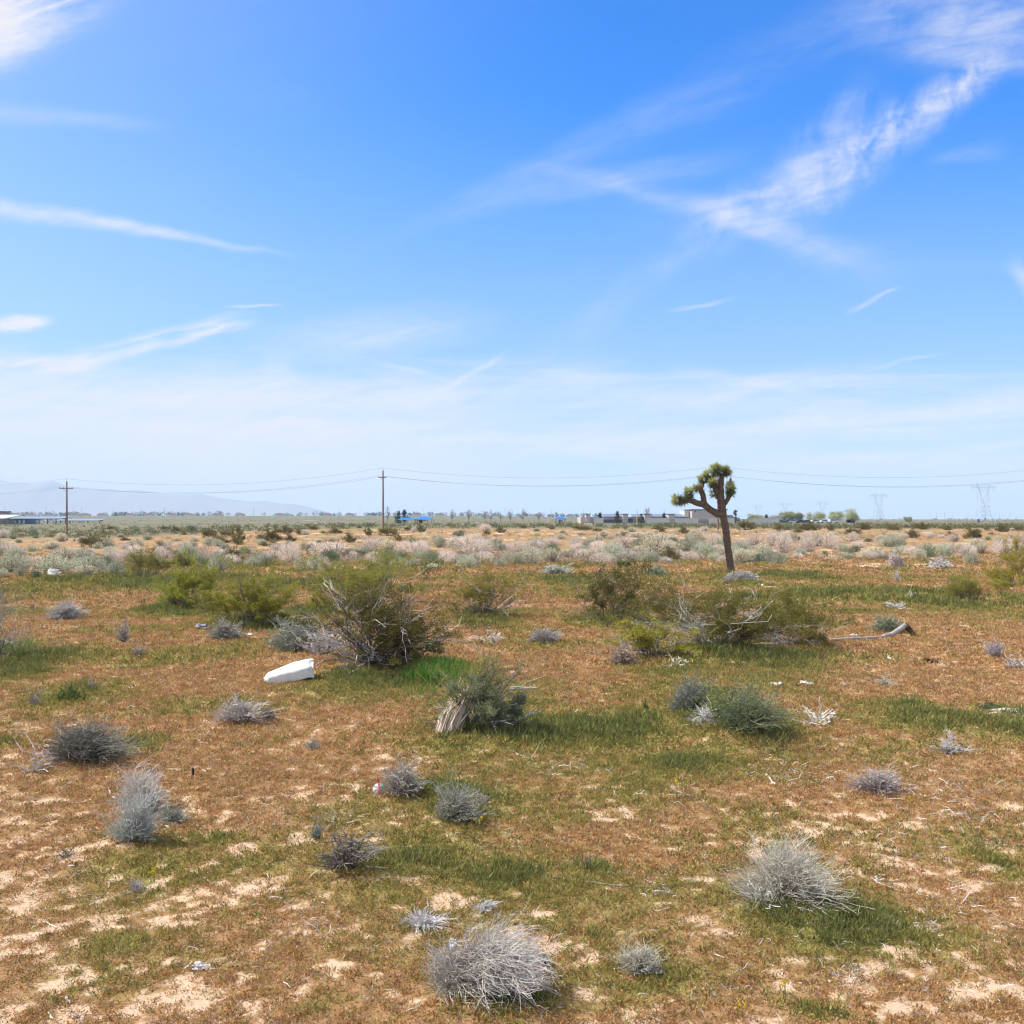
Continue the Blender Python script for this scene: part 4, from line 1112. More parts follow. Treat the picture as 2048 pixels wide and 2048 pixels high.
    S = Soup(); b0 = W(1105, 470, -.15); n = 120; tt = rng.uniform(0, 1, n); az = rng.uniform(0, TAU, n)
    P = b0 + np.stack([np.cos(az) * .07 * (1 - tt), np.sin(az) * .07 * (1 - tt), tt * .34], 1)
    S.blades(P, np.stack([np.cos(az) * .6, np.sin(az) * .6, np.full(n, 1.)], 1), .12, .05, jit(rng, n, (.55, .46, .28), .12), rng, .1)
    S.build('flower_bud', M_LEAF, t)


joshua()


# ------------------------------------------------------------------ power line
POLE_Y = 188.0


def pole(label, px, base, top, arm_y, arm_ang, two=False):
    p = P3(px, base, POLE_Y); s = POLE_Y / F
    x, y = p[0], p[1]; z = float(ground_z(np.array([x]), np.array([y]))[0])
    ztop = P3(px, top, POLE_Y)[2]; za = P3(px, arm_y, POLE_Y)[2]
    t = thing('power_pole', label, 'power pole', (x, y, z - .2), 'power poles along the line')
    h = ztop - z + .2
    S = Soup(); S.tubes(np.array([[[0, 0, 0], [.02, 0, h * .5], [0, 0, h]]]), [[.19, .16, .125]], (.5, .5, .5), 10, True); S.build('pole', M_WOOD, t, True)
    ca, sa = math.cos(arm_ang), math.sin(arm_ang); az = za - z + .2; Lh = 1.2
    S = Soup(); S.box((-.14 * sa, .14 * ca * -1, az), (2 * Lh, .11, .13), rz=arm_ang); S.build('crossarm', M_WOOD, t)
    ends = []
    for e in (-Lh + .12, Lh - .12, .45 if two else -.5):
        S = Soup(); q = np.array([e * ca - .14 * sa * 1, e * sa - .14 * ca, az])
        S.tubes(np.array([[q + [0, 0, .06], q + [0, 0, .14], q + [0, 0, .2], q + [0, 0, .27]]]), [[.03, .07, .07, .04]], (.5, .5, .5), 8, True)
        S.build('insulator', M_PORC, t); ends.append(np.array([x, y, z - .2]) + q + [0, 0, .27])
    S = Soup(); S.tubes(np.array([[[.0, 0, h - .1], [0, 0, h + .35], [0, 0, h + .42], [0, 0, h + .5]]]), [[.03, .03, .06, .04]], (.5, .5, .5), 8, True); S.build('top_pin', M_PORC, t)
    for sgn in (-1, 1):
        S = Soup(); S.bar((sgn * .6 * ca - .2 * sa, sgn * .6 * sa - .2 * ca, az), (0, -.16, az - .6), .025); S.build('arm_brace', M_WIRE, t)
    return [np.array([x, y, z - .2 + h + .5])] + ends


pA = pole('left power pole standing clear of shrubs at the left', 133.5, 1080, 963, 977, math.radians(38))
pB = pole('middle power pole with a creosote at its foot', 766, 1061, 941, 955, math.radians(62), True)
pC = pole('right power pole half hidden behind the Joshua tree', 1436, 1060, 938, 952, math.radians(55))


def wire(label, pts, sags):
    S = Soup()
    for a, b, sg in zip(pts[:-1], pts[1:], sags):
        t = np.linspace(0, 1, 25)[:, None]
        p = a * (1 - t) + b * t; p[:, 2] -= 4 * sg * (t * (1 - t))[:, 0]
        S.tubes(p[None], np.full((1, 25), .018), (.5, .5, .5), 4)
    tag(S.build('power_line', M_WIRE), label, 'cable', 'wires of the power line')


for k, lab in enumerate(['topmost wire strung over the pole tops', 'left hand wire on the crossarm insulators', 'right hand wire on the crossarm insulators']):
    j = 0 if k == 0 else k
    dy = (0, 20, 22)[k]
    wire(lab, [P3(-530, 972 + dy, POLE_Y), pA[j], pB[j], pC[j], P3(2108, 934 + dy, POLE_Y)], [1.5, 2.0, 2.0, 2.0])


# ------------------------------------------------------------------ lattice pylons far off
def pylon_parts():
    F_, A_, I_ = Soup(), Soup(), Soup(); r = .17; u = 44 / 285.

    def b(S, p, q, rr=r): S.bar(np.array(p, float), np.array(q, float), rr, 4)
    hw = lambda zz: (41 - (zz / 135.) * 14) * u if zz < 135 else 0
    lev = [0, 40, 75, 107, 135]
    for i in range(4):
        z0, z1 = lev[i] * u, lev[i + 1] * u; a0, a1 = hw(lev[i]), hw(lev[i + 1])
        c0 = [(-a0, -a0), (a0, -a0), (a0, a0), (-a0, a0)]; c1 = [(-a1, -a1), (a1, -a1), (a1, a1), (-a1, a1)]
        for k in range(4):
            k2 = (k + 1) % 4
            b(F_, (*c0[k], z0), (*c1[k], z1), r * 1.2); b(F_, (*c0[k], z0), (*c1[k2], z1), r * .6); b(F_, (*c0[k2], z0), (*c1[k], z1), r * .6)
            b(F_, (*c1[k], z1), (*c1[k2], z1), r * .8)
    w = hw(134); 
    for sg in (-1, 1):
        prev = None
        for i in range(6):
            f = i / 5; zc = (135 + 120 * f) * u; xo = sg * (w + (50 * u - w) * f); xi = sg * (w * .15 + (38 * u - w * .15) * f); yy = w * (1 - f) + .8 * f
            cur = [(xo, -yy, zc), (xo, yy, zc), (xi, -yy * .6, zc), (xi, yy * .6, zc)]
            if prev:
                for p, q in zip(prev, cur): b(F_, p, q, r * .9)
                b(F_, prev[0], cur[2], r * .5); b(F_, prev[2], cur[0], r * .5); b(F_, cur[0], cur[2], r * .5)
            prev = cur
        b(F_, (sg * 44 * u, 0, 250 * u), (sg * 52 * u, 0, 287 * u), r)
        b(F_, (sg * 50 * u, 0, 262 * u), (sg * 52 * u, 0, 287 * u), r * .7)
        b(A_, (sg * 36 * u, 0, 248 * u), (sg * 102 * u, 0, 252 * u), r); b(A_, (sg * 36 * u, 0, 262 * u), (sg * 102 * u, 0, 252 * u), r)
        for i in range(3):
            b(A_, (sg * (50 + 16 * i) * u, 0, 249 * u), (sg * (58 + 16 * i) * u, 0, (258 - 3 * i) * u), r * .5)
        for xx in (68, 98):
            b(I_, (sg * xx * u, 0, 250 * u), (sg * 82 * u, 0, 220 * u), r * .6)
    b(A_, (-44 * u, 0, 249 * u), (44 * u, 0, 249 * u), r); b(A_, (-44 * u, 0, 261 * u), (44 * u, 0, 261 * u), r)
    for i in range(-4, 4): b(A_, (i * 11 * u, 0, 249 * u), ((i + 1) * 11 * u, 0, 261 * u), r * .5)
    for xx in (-26, 26): b(I_, (xx * u, 0, 249 * u), (0, 0, 215 * u), r * .6)
    return F_.mesh('lattice_frame', M_STEEL), A_.mesh('crossarm', M_STEEL), I_.mesh('insulator_string', M_PORC)


PM = pylon_parts()
for k, (px, base, top, lab) in enumerate([(1967, 1040, 963, 'largest steel lattice pylon, at the far right'), (1757, 1039, 982, 'second largest lattice pylon, rising from bare horizon'),
                                          (1645, 1037, 998, 'lattice pylon rising behind the pale green trees near parked cars'), (1571, 1037, 1000.5, 'small lattice pylon above the left end of the parked cars'), (1516, 1037, 1006, 'smallest faintest lattice pylon just right of the Joshua tree')]):
    d = 44 * F / (base - top)
    p = P3(px, base, d); p[2] = float(ground_z(np.array([p[0]]), np.array([d]))[0]) - .3
    t = thing('lattice_pylon', lab, 'pylon', p, 'steel lattice pylons on the horizon', math.radians(6 if k < 2 else 0))
    for m in PM: link(m.name, m, t)


# small far poles
def far_pole_mesh():
    S = Soup(); S.tubes(np.array([[[0, 0, 0], [0, 0, 14.]]]), [[.2, .14]], (.5, .5, .5), 6, True); S.box((0, 0, 13), (2.6, .15, .18)); return S.mesh('utility_pole', M_WIRE)


FP = far_pole_mesh()
LEFTP = [(10, 1011), (92, 1010), (148, 1014), (163, 1015), (225, 1016), (282, 1016), (329, 1014), (372, 1018), (412, 1019), (507, 1016), (678, 1017), (720, 1017), (754, 1020), (847, 1018)]
RIGHTP = [(1010, 1018), (1103, 1022), (1167, 1018), (1181, 1021), (1329, 1018), (1822, 1026), (1860, 1024), (1873, 1023), (1889, 1021), (1905, 1026), (1936, 1027), (1990, 1023), (1999, 1024), (2006, 1025), (2020, 1023), (2034, 1028)]
for lst, lab in ((LEFTP, 'thin distant utility pole, one of the row above the far town'), (RIGHTP, 'thin distant utility pole, one of those on the right half horizon')):
    for px, top in lst:
        b = 1035 if px < 1000 else 1038
        d = 14 * F / (b - top); p = P3(px, b, d); p[2] = float(ground_z(np.array([p[0]]), np.array([d]))[0])
        o = link('utility_pole', FP); o.location = p; tag(o, lab, 'utility pole', lab.replace('thin distant utility pole, one of', 'distant poles,'))
for (px, base, top, lab, r, mt) in [(475, 1054, 1030, 'single thin grey post standing in the green belt at left', .11, M_STEEL), (1274, 1053, 1020, 'slim grey guy pole with yellow sleeve in front of the school', .10, M_STEEL), (1096, 1048, 1038, 'short pale fence post left of the small blue canopy', .09, M_PAINTW), (680, 1050, 1026, 'thin grey post left of the middle power pole', .10, M_STEEL)]:
    x, y, z = at(px, base); s = y / F; t = thing('marker_post', lab, 'post', (x, y, z))
    S = Soup(); h = (base - top) * s; S.tubes(np.array([[[0, 0, -.1], [0, 0, h * .5], [0, 0, h]]]), [[r, r, r]], (.5, .5, .5), 8, True); S.build('post', mt, t)
    if px == 1274:
        S = Soup(); S.tubes(np.array([[[0, 0, h * .3], [0, 0, h * .45], [0, 0, h * .6]]]), [[.16, .16, .16]], (.5, .5, .5), 8, True); S.build('sleeve', M_YEL, t)
x, y, z = at(999, 1053); s = y / F
S = Soup(); S.bar((0, 0, -.1), (-10 * s, 0, 15 * s), .16, 8); o = S.build('leaning_post', M_STEEL); o.location = (x, y, z); tag(o, 'pale post leaning to the left right of the middle power pole', 'post')

# ------------------------------------------------------------------ the shrub belt and the flat behind it: prototypes copied, each shrub a thing
def sage_proto(name, seed, leaf, n=1500, ls=.11, lw=.4, tall=1.0, twig=None):
    rng = np.random.default_rng(seed); S = Soup()
    # several sub-clumps make an uneven outline
    k = 7; c = np.stack([rng.uniform(-.42, .42, k), rng.uniform(-.4, .4, k), rng.uniform(.25, .58, k) * tall], 1); rr = rng.uniform(.3, .48, k)
    c[0] = (0, 0, .5 * tall); rr[0] = .5
    idx = rng.integers(0, k, n); d = unit(rng.normal(size=(n, 3)))
    P = c[idx] + d * (rr[idx] * rng.uniform(.35, 1, n) ** .5)[:, None]
    P[:, 2] = np.abs(P[:, 2]); tone = (.75 + .5 * rng.random(k))[idx][:, None]
    D = d + np.array([0, 0, .6]) + rng.normal(0, .5, (n, 3))
    S.blades(P, D, ls * rng.uniform(.6, 1.4, n), ls * lw * rng.uniform(.6, 1.3, n), np.clip(jit(rng, n, leaf, .16) * tone, .01, .9), rng)
    m = 60; pt = dome_paths(rng, m, .8, .9 * tall, 4, spread=.2)
    S.tubes(pt, .011 * np.linspace(1.3, .6, 4)[None], jit(rng, m, twig or (.3, .27, .24), .2))
    v = np.concatenate(S.v); fit(1.0, 1.0, v, *S.v)
    return S.mesh(name, M_BELT)


M_BELT = vcol_mat('belt_leaf', .25, .8, rnd=.16)
SAGE_C = (.54, .55, .40); PINK_C = (.80, .67, .57); TAN_C = (.68, .61, .44); DKG_C = (.22, .28, .16)
PROTO = {
    'sage': ('sage_shrub', [sage_proto('sage_shrub', 300 + i, SAGE_C) for i in range(4)], 'grey green'),
    'pink': ('dry_shrub', [sage_proto('dry_shrub', 310 + i, PINK_C, 2200, .13, .14, 1.0, (.40, .31, .25)) for i in range(4)], 'pinkish dry'),
    'tan': ('dry_shrub', [sage_proto('dry_shrub', 320 + i, TAN_C, 1900, .10, .3) for i in range(3)], 'tan'),
    'dark': ('green_shrub', [sage_proto('green_shrub', 330 + i, DKG_C, 1500, .11, .35) for i in range(3)], 'dark green'),
    'creo': ('creosote_bush', [], 'olive creosote'),
}
for i in range(5):
    a, b = creosote('', 0, 0, 2.0, 1.0, 340 + i, n=18, leaf=(.19, .165, .06), nleaf=1500, ls=.085, leaf_lo=.05, mesh_only=True, r=.012, elmin=8)
    b.v += a.v; b.c += a.c; b.q += [q + b.n for q in a.q]
    PROTO['creo'][1].append(b.mesh('creosote_bush', M_BELT))

BELT = []   # kind, px, base, w, h
Z1 = lambda k, zx, zy, w, h, x0: BELT.append((k, x0 + zx / 3.773, 900 + zy / 3.773, w / 3.773, h / 3.773))
for k, a, b, w, h in [('creo', 700, 740, 150, 115), ('creo', 1210, 785, 100, 90), ('creo', 1755, 838, 125, 105), ('creo', 1660, 703, 130, 52), ('creo', 1800, 715, 105, 130), ('creo', 1590, 668, 100, 85), ('creo', 1390, 640, 50, 24),
                      ('sage', 80, 930, 180, 120), ('sage', 390, 935, 210, 110), ('tan', 490, 830, 190, 80), ('sage', 690, 930, 180, 120), ('dark', 805, 893, 90, 80), ('sage', 870, 953, 110, 100), ('sage', 575, 900, 110, 70), ('tan', 650, 955, 140, 70), ('dark', 275, 970, 66, 55), ('sage', 25, 965, 60, 60), ('sage', 140, 958, 66, 60),
                      ('sage', 1650, 920, 125, 115), ('dark', 1550, 885, 80, 60), ('pink', 1740, 862, 100, 65), ('dark', 1850, 798, 70, 55), ('sage', 1905, 885, 95, 60), ('pink', 215, 880, 100, 70), ('pink', 950, 815, 90, 60), ('sage', 820, 800, 70, 60), ('pink', 1250, 830, 80, 60), ('sage', 640, 850, 120, 90), ('tan', 400, 750, 110, 50), ('pink', 620, 705, 80, 40), ('tan', 45, 735, 110, 40),
                      ('dark', 1110, 680, 60, 28), ('dark', 975, 735, 60, 34), ('tan', 1020, 770, 60, 30), ('tan', 910, 660, 46, 26), ('dark', 140, 700, 44, 22), ('dark', 100, 672, 46, 24), ('dark', 270, 665, 44, 22), ('tan', 1330, 690, 46, 26), ('dark', 1030, 612, 50, 22), ('dark', 1130, 622, 46, 18)]:
    Z1(k, a, b, w, h, 0)
for k, a, b, w, h in [('pink', 250, 850, 160, 125), ('pink', 350, 912, 120, 75), ('dark', 560, 850, 110, 85), ('sage', 450, 905, 85, 95), ('sage', 50, 875, 130, 80), ('pink', 590, 800, 220, 85), ('tan', 520, 770, 150, 60), ('sage', 850, 800, 140, 60), ('tan', 1000, 775, 110, 80), ('dark', 1000, 852, 110, 80), ('dark', 1110, 840, 85, 62), ('sage', 1070, 893, 120, 65),
                      ('sage', 1250, 832, 120, 66), ('dark', 1330, 850, 95, 75), ('pink', 1200, 770, 200, 70), ('sage', 1380, 735, 80, 76), ('pink', 1620, 790, 210, 130), ('pink', 1500, 735, 130, 70), ('pink', 1700, 770, 120, 60), ('tan', 1810, 722, 110, 50), ('sage', 1590, 893, 115, 80), ('pink', 1720, 850, 130, 70), ('sage', 1845, 880, 80, 50), ('tan', 1655, 880, 70, 90), ('sage', 1900, 850, 80, 70), ('sage', 1185, 893, 70, 66), ('sage', 360, 748, 50, 42), ('dark', 415, 785, 60, 60), ('pink', 880, 870, 110, 70), ('tan', 700, 800, 120, 60), ('pink', 1450, 860, 120, 80), ('sage', 1530, 845, 70, 50), ('pink', 130, 830, 120, 60), ('pink', 515, 935, 90, 110), ('pink', 1230, 890, 70, 55), ('dark', 1740, 740, 40, 20), ('sage', 1330, 905, 90, 40), ('pink', 1420, 820, 90, 60),
                      ('creo', 1005, 648, 130, 78), ('creo', 700, 698, 82, 72), ('creo', 1075, 685, 56, 46), ('creo', 850, 643, 60, 52), ('creo', 1240, 620, 60, 58), ('creo', 1150, 612, 50, 40), ('creo', 600, 630, 85, 60), ('creo', 335, 638, 46, 42), ('creo', 120, 690, 125, 115), ('creo', 250, 695, 76, 62), ('creo', 138, 725, 70, 50), ('creo', 60, 726, 62, 36), ('creo', 215, 630, 90, 56), ('creo', 1550, 652, 52, 42), ('creo', 1745, 640, 44, 40), ('creo', 1840, 625, 70, 52), ('creo', 440, 605, 50, 40), ('creo', 780, 590, 34, 22), ('dark', 1185, 695, 60, 24), ('creo', 510, 630, 46, 18), ('pink', 1190, 620, 46, 30), ('tan', 570, 690, 60, 30), ('tan', 890, 715, 80, 26), ('tan', 1270, 675, 70, 22), ('pink', 940, 690, 60, 30)]:
    Z1(k, a, b, w, h, 512)
for k, a, b, w, h in [('sage', 40, 872, 85, 75), ('tan', 140, 872, 130, 110), ('tan', 300, 855, 100, 92), ('dark', 290, 795, 130, 50), ('tan', 402, 815, 75, 52), ('sage', 540, 798, 72, 60), ('tan', 602, 817, 82, 66), ('pink', 640, 775, 110, 75), ('sage', 760, 835, 150, 110), ('dark', 870, 832, 110, 75), ('pink', 840, 745, 150, 80), ('sage', 965, 752, 100, 85), ('tan', 1080, 822, 170, 155), ('creo', 1195, 836, 120, 105), ('pink', 1220, 755, 110, 50), ('dark', 1215, 710, 58, 44), ('pink', 1215, 690, 70, 44), ('tan', 1400, 695, 120, 72), ('sage', 1450, 828, 150, 110), ('sage', 1330, 765, 130, 100), ('pink', 1330, 838, 150, 60),
                      ('pink', 1520, 705, 90, 66), ('sage', 1570, 785, 130, 90), ('sage', 1700, 840, 120, 90), ('sage', 1740, 775, 100, 66), ('pink', 1830, 745, 120, 90), ('dark', 1840, 848, 90, 56), ('tan', 1890, 820, 120, 90), ('pink', 480, 740, 110, 70), ('pink', 160, 760, 130, 70), ('pink', 40, 770, 130, 70), ('pink', 290, 720, 140, 50), ('tan', 640, 715, 110, 60), ('sage', 790, 848, 130, 60), ('pink', 490, 770, 100, 60), ('sage', 560, 735, 80, 50), ('pink', 930, 810, 80, 40), ('dark', 935, 790, 40, 34), ('pink', 1250, 820, 70, 60), ('sage', 1100, 850, 150, 40), ('dark', 905, 835, 44, 30), ('pink', 790, 650, 40, 30), ('tan', 940, 660, 120, 34), ('dark', 845, 655, 50, 34), ('tan', 520, 640, 44, 20), ('tan', 1040, 640, 60, 20), ('pink', 1700, 740, 90, 60),
                      ('creo', 1295, 632, 62, 62), ('creo', 545, 607, 62, 42), ('creo', 1765, 605, 102, 84), ('creo', 645, 615, 62, 30), ('creo', 865, 600, 52, 30), ('creo', 85, 592, 42, 32), ('creo', 1110, 602, 90, 30), ('creo', 300, 598, 50, 24), ('creo', 1130, 618, 40, 40), ('dark', 185, 612, 40, 16), ('dark', 380, 635, 40, 22), ('dark', 700, 660, 40, 20), ('pink', 1455, 615, 60, 34)]:
    Z1(k, a, b, w, h, 1024)
for k, a, b, w, h in [('pink', 35, 725, 100, 95), ('pink', 110, 790, 110, 140), ('pink', 295, 770, 115, 110), ('tan', 375, 725, 90, 85), ('pink', 455, 742, 120, 100), ('pink', 290, 665, 70, 45), ('sage', 80, 838, 90, 55), ('sage', 565, 770, 72, 50), ('dark', 625, 780, 50, 40), ('pink', 640, 695, 60, 66), ('tan', 850, 695, 90, 45), ('sage', 975, 732, 110, 75), ('pink', 1025, 668, 60, 36), ('pink', 920, 692, 50, 60), ('sage', 1010, 790, 120, 56), ('tan', 735, 830, 90, 60), ('tan', 1140, 832, 82, 72), ('dark', 1210, 810, 100, 78), ('sage', 1330, 803, 100, 80), ('tan', 1440, 775, 80, 62), ('tan', 1560, 772, 112, 86), ('tan', 1610, 782, 82, 60),
                      ('pink', 1785, 782, 140, 90), ('pink', 1410, 690, 92, 50), ('tan', 1745, 697, 50, 42), ('sage', 1530, 860, 82, 72), ('sage', 870, 832, 72, 50), ('sage', 590, 828, 80, 42), ('pink', 1222, 662, 52, 40), ('pink', 1310, 665, 52, 24), ('tan', 810, 790, 110, 50), ('dark', 790, 805, 60, 40), ('sage', -5, 830, 90, 80), ('pink', 1390, 770, 80, 60), ('tan', 450, 840, 60, 26), ('dark', 425, 788, 30, 26), ('pink', 650, 735, 70, 40), ('dark', 660, 770, 46, 40), ('dark', 1660, 680, 36, 26), ('pink', 1895, 690, 50, 50), ('pink', 1840, 660, 40, 24), ('pink', 1960, 720, 60, 50), ('sage', 500, 640, 60, 20), ('tan', 1270, 745, 90, 30),
                      ('creo', 1090, 665, 82, 74), ('creo', 1545, 670, 105, 100), ('creo', 1770, 620, 92, 62), ('creo', 1650, 607, 52, 34), ('creo', 1160, 600, 92, 48), ('creo', 1047, 586, 52, 28), ('creo', 640, 636, 100, 52), ('creo', 730, 602, 92, 50), ('creo', 1890, 612, 66, 40), ('creo', 300, 608, 150, 60), ('creo', 470, 608, 60, 50), ('creo', 950, 606, 90, 40), ('creo', 1350, 606, 80, 36), ('creo', 90, 610, 90, 56)]:
    Z1(k, a, b, w, h, 1536)

rb = np.random.default_rng(55)
for k in range(150):
    px = rb.uniform(-20, 2070); right = px > 1480
    if right and rb.random() < .45: continue
    base = rb.uniform(1090, 1129) if not right else rb.uniform(1088, 1122)
    kind = rb.choice(['pink', 'sage', 'tan', 'dark'], p=[.46, .27, .21, .06]); w = rb.uniform(14, 36) * (.55 + .45 * (base - 1080) / 45)
    BELT.append((str(kind), px, base, w, w * rb.uniform(.5, .72)))
for k in range(46):
    px = rb.uniform(-20, 2070); base = rb.uniform(1058, 1086); w = rb.uniform(9, 22)
    BELT.append((str(rb.choice(['creo', 'tan', 'pink', 'dark'], p=[.4, .25, .2, .15])), px, base, w, w * rb.uniform(.45, .75)))
_U = ['', 'first', 'second', 'third', 'fourth', 'fifth', 'sixth', 'seventh', 'eighth', 'ninth', 'tenth', 'eleventh', 'twelfth', 'thirteenth', 'fourteenth', 'fifteenth', 'sixteenth', 'seventeenth', 'eighteenth', 'nineteenth']
ORD = _U[1:] + [a if not u else b + '-' + u for a, b in (('twentieth', 'twenty'), ('thirtieth', 'thirty'), ('fortieth', 'forty'), ('fiftieth', 'fifty')) for u in _U[:10]]


def place_belt():
    rng = np.random.default_rng(77)
    items = []
    for k, px, base, w, h in BELT:
        zone = 'left of left pole' if px < 133 else 'left to middle pole' if px < 766 else 'middle pole to big tree' if px < 1440 else 'right of big tree'
        row = 'at the belt front' if base > 1122 else 'in the pale belt' if base > 1086 else 'on the brown flat'
        items.append([k, px, base, w, h, zone, row])
    cells = {}
    for it in items: cells.setdefault((it[0], it[5], it[6]), []).append(it)
    for (k, zone, row), lst in cells.items():
        lst.sort(key=lambda a: a[1])
        name, meshes, word = PROTO[k]
        for i, (_, px, base, w, h, _, _) in enumerate(lst):
            x, y, _ = at(px, base); z = float(ground_z(np.array([x]), np.array([y]))[0]); s = y / F
            me = meshes[int(rng.integers(0, len(meshes)))]
            o = link(name, me)
            e = 1.12 if k == 'creo' else 1.0
            o.location = (x, y, z - .03)
            sx = w * s / 2 * 1.12; sz = h * s * (1.2 if k != 'creo' else 1.02)
            o.scale = (sx, max(sx * .8, .3), sz); o.rotation_euler = (0, 0, 0)
            noun = 'bush' if k == 'creo' else 'shrub'
            if len(lst) == 1: lab = f'the only {word} {noun} {row}, {zone}'
            else: lab = f'{ORD[i]} {word} {noun} from left {row}, {zone}'
            tag(o, lab, 'shrub', f'{word} shrubs {row}')


place_belt()


# low tufts, bunch grass and far green scrub: uncountable
def far_scrub():
    rng = np.random.default_rng(21)
    S = Soup(); n = 5200
    yy = 205 * (1500 / 205) ** (rng.random(n) ** 1.25); xx = rng.uniform(-.62, .62, n) * yy
    cl = fbm(xx, yy, 26, 3, 131); k = rng.random(n) < .22 + 1.2 * sst(cl, .40, .6); xx, yy = xx[k], yy[k]; n = len(xx)
    zz = ground_z(xx, yy); sz = rng.uniform(.5, 1.15, n) * (1 - .5 * sst(yy, 260, 420)) * (1 + .001 * np.maximum(yy - 600, 0)); m = 26
    d = unit(rng.normal(size=(n * m, 3))); d[:, 2] = np.abs(d[:, 2])
    sc = np.repeat(sz, m)
    P = np.repeat(np.stack([xx, yy, zz], 1), m, 0) + d * (sc * rng.uniform(.2, 1, n * m))[:, None] * np.array([1.1, 1.1, .9])
    tone = np.repeat(rng.random(n), m)[:, None]
    base = np.array((.14, .14, .06)) * (1 - tone) + np.array((.20, .195, .085)) * tone
    dry = np.repeat(rng.random(n) < .07, m); base = np.where(dry[:, None], (.38, .33, .23), base)
    S.blades(P, d + np.array([0, 0, .4]), sc * .42, sc * .22, np.clip(base * (1 + rng.normal(0, .15, (n * m, 1))), .01, .9), rng)
    tag(S.build('far_green_scrub', M_LEAF), 'wide flat belt of low green desert scrub stretching to the horizon', 'scrub', kind='stuff')
    S = Soup(); pts = []
    for (x0, x1, ya, yb, nn, c, hh) in [(-60, 2110, 1062, 1092, 1100, (.50, .40, .28), .28), (-60, 2110, 1060, 1072, 420, (.56, .47, .33), .3), (-60, 2110, 1090, 1130, 420, (.55, .46, .36), .26), (-60, 2110, 1090, 1128, 200, (.30, .33, .2), .26), (-60, 2110, 1132, 1200, 260, (.16, .18, .07), .14), (-60, 2110, 1064, 1092, 90, (.11, .11, .06), .3), (1520, 2110, 1085, 1125, 260, (.62, .53, .44), .25), (300, 1560, 1094, 1128, 420, (.62, .52, .43), .5), (-60, 1560, 1100, 1132, 260, (.38, .39, .27), .5), (-60, 2110, 1064, 1086, 260, (.50, .42, .30), .45)]:
        py = rng.uniform(ya, yb, nn); px = rng.uniform(x0, x1, nn)
        for a, b in zip(px, py):
            x, y, z = at(a, b)
            f = fbm(np.array([x]), np.array([y]), 9, 2, 141)[0]
            if rng.random() < sst(f, .35, .6): pts.append((x, y, z, hh * rng.uniform(.5, 1.4), *c))
    A = np.array(pts); n = len(A); m = 36; d = unit(rng.normal(size=(n * m, 3))); d[:, 2] = np.abs(d[:, 2]); sc = np.repeat(A[:, 3], m)
    P = np.repeat(A[:, :3], m, 0) + d * (sc * rng.uniform(.1, 1, n * m))[:, None] * np.array([1.5, 1.5, .8])
    S.blades(P, d + np.array([0, 0, .5]), sc * .45, sc * .16, jit(rng, n * m, (1, 1, 1), .15) * np.repeat(A[:, 4:], m, 0), rng)
    tag(S.build('dry_bunch_grass', M_LEAF), 'small low tufts of dry bunch grass dotted over the flats', 'grass', kind='stuff')


far_scrub()


# ------------------------------------------------------------------ buildings
def origin(px, py):
    x, y, z = at(px, py); return np.array([x, y, z]), y / F


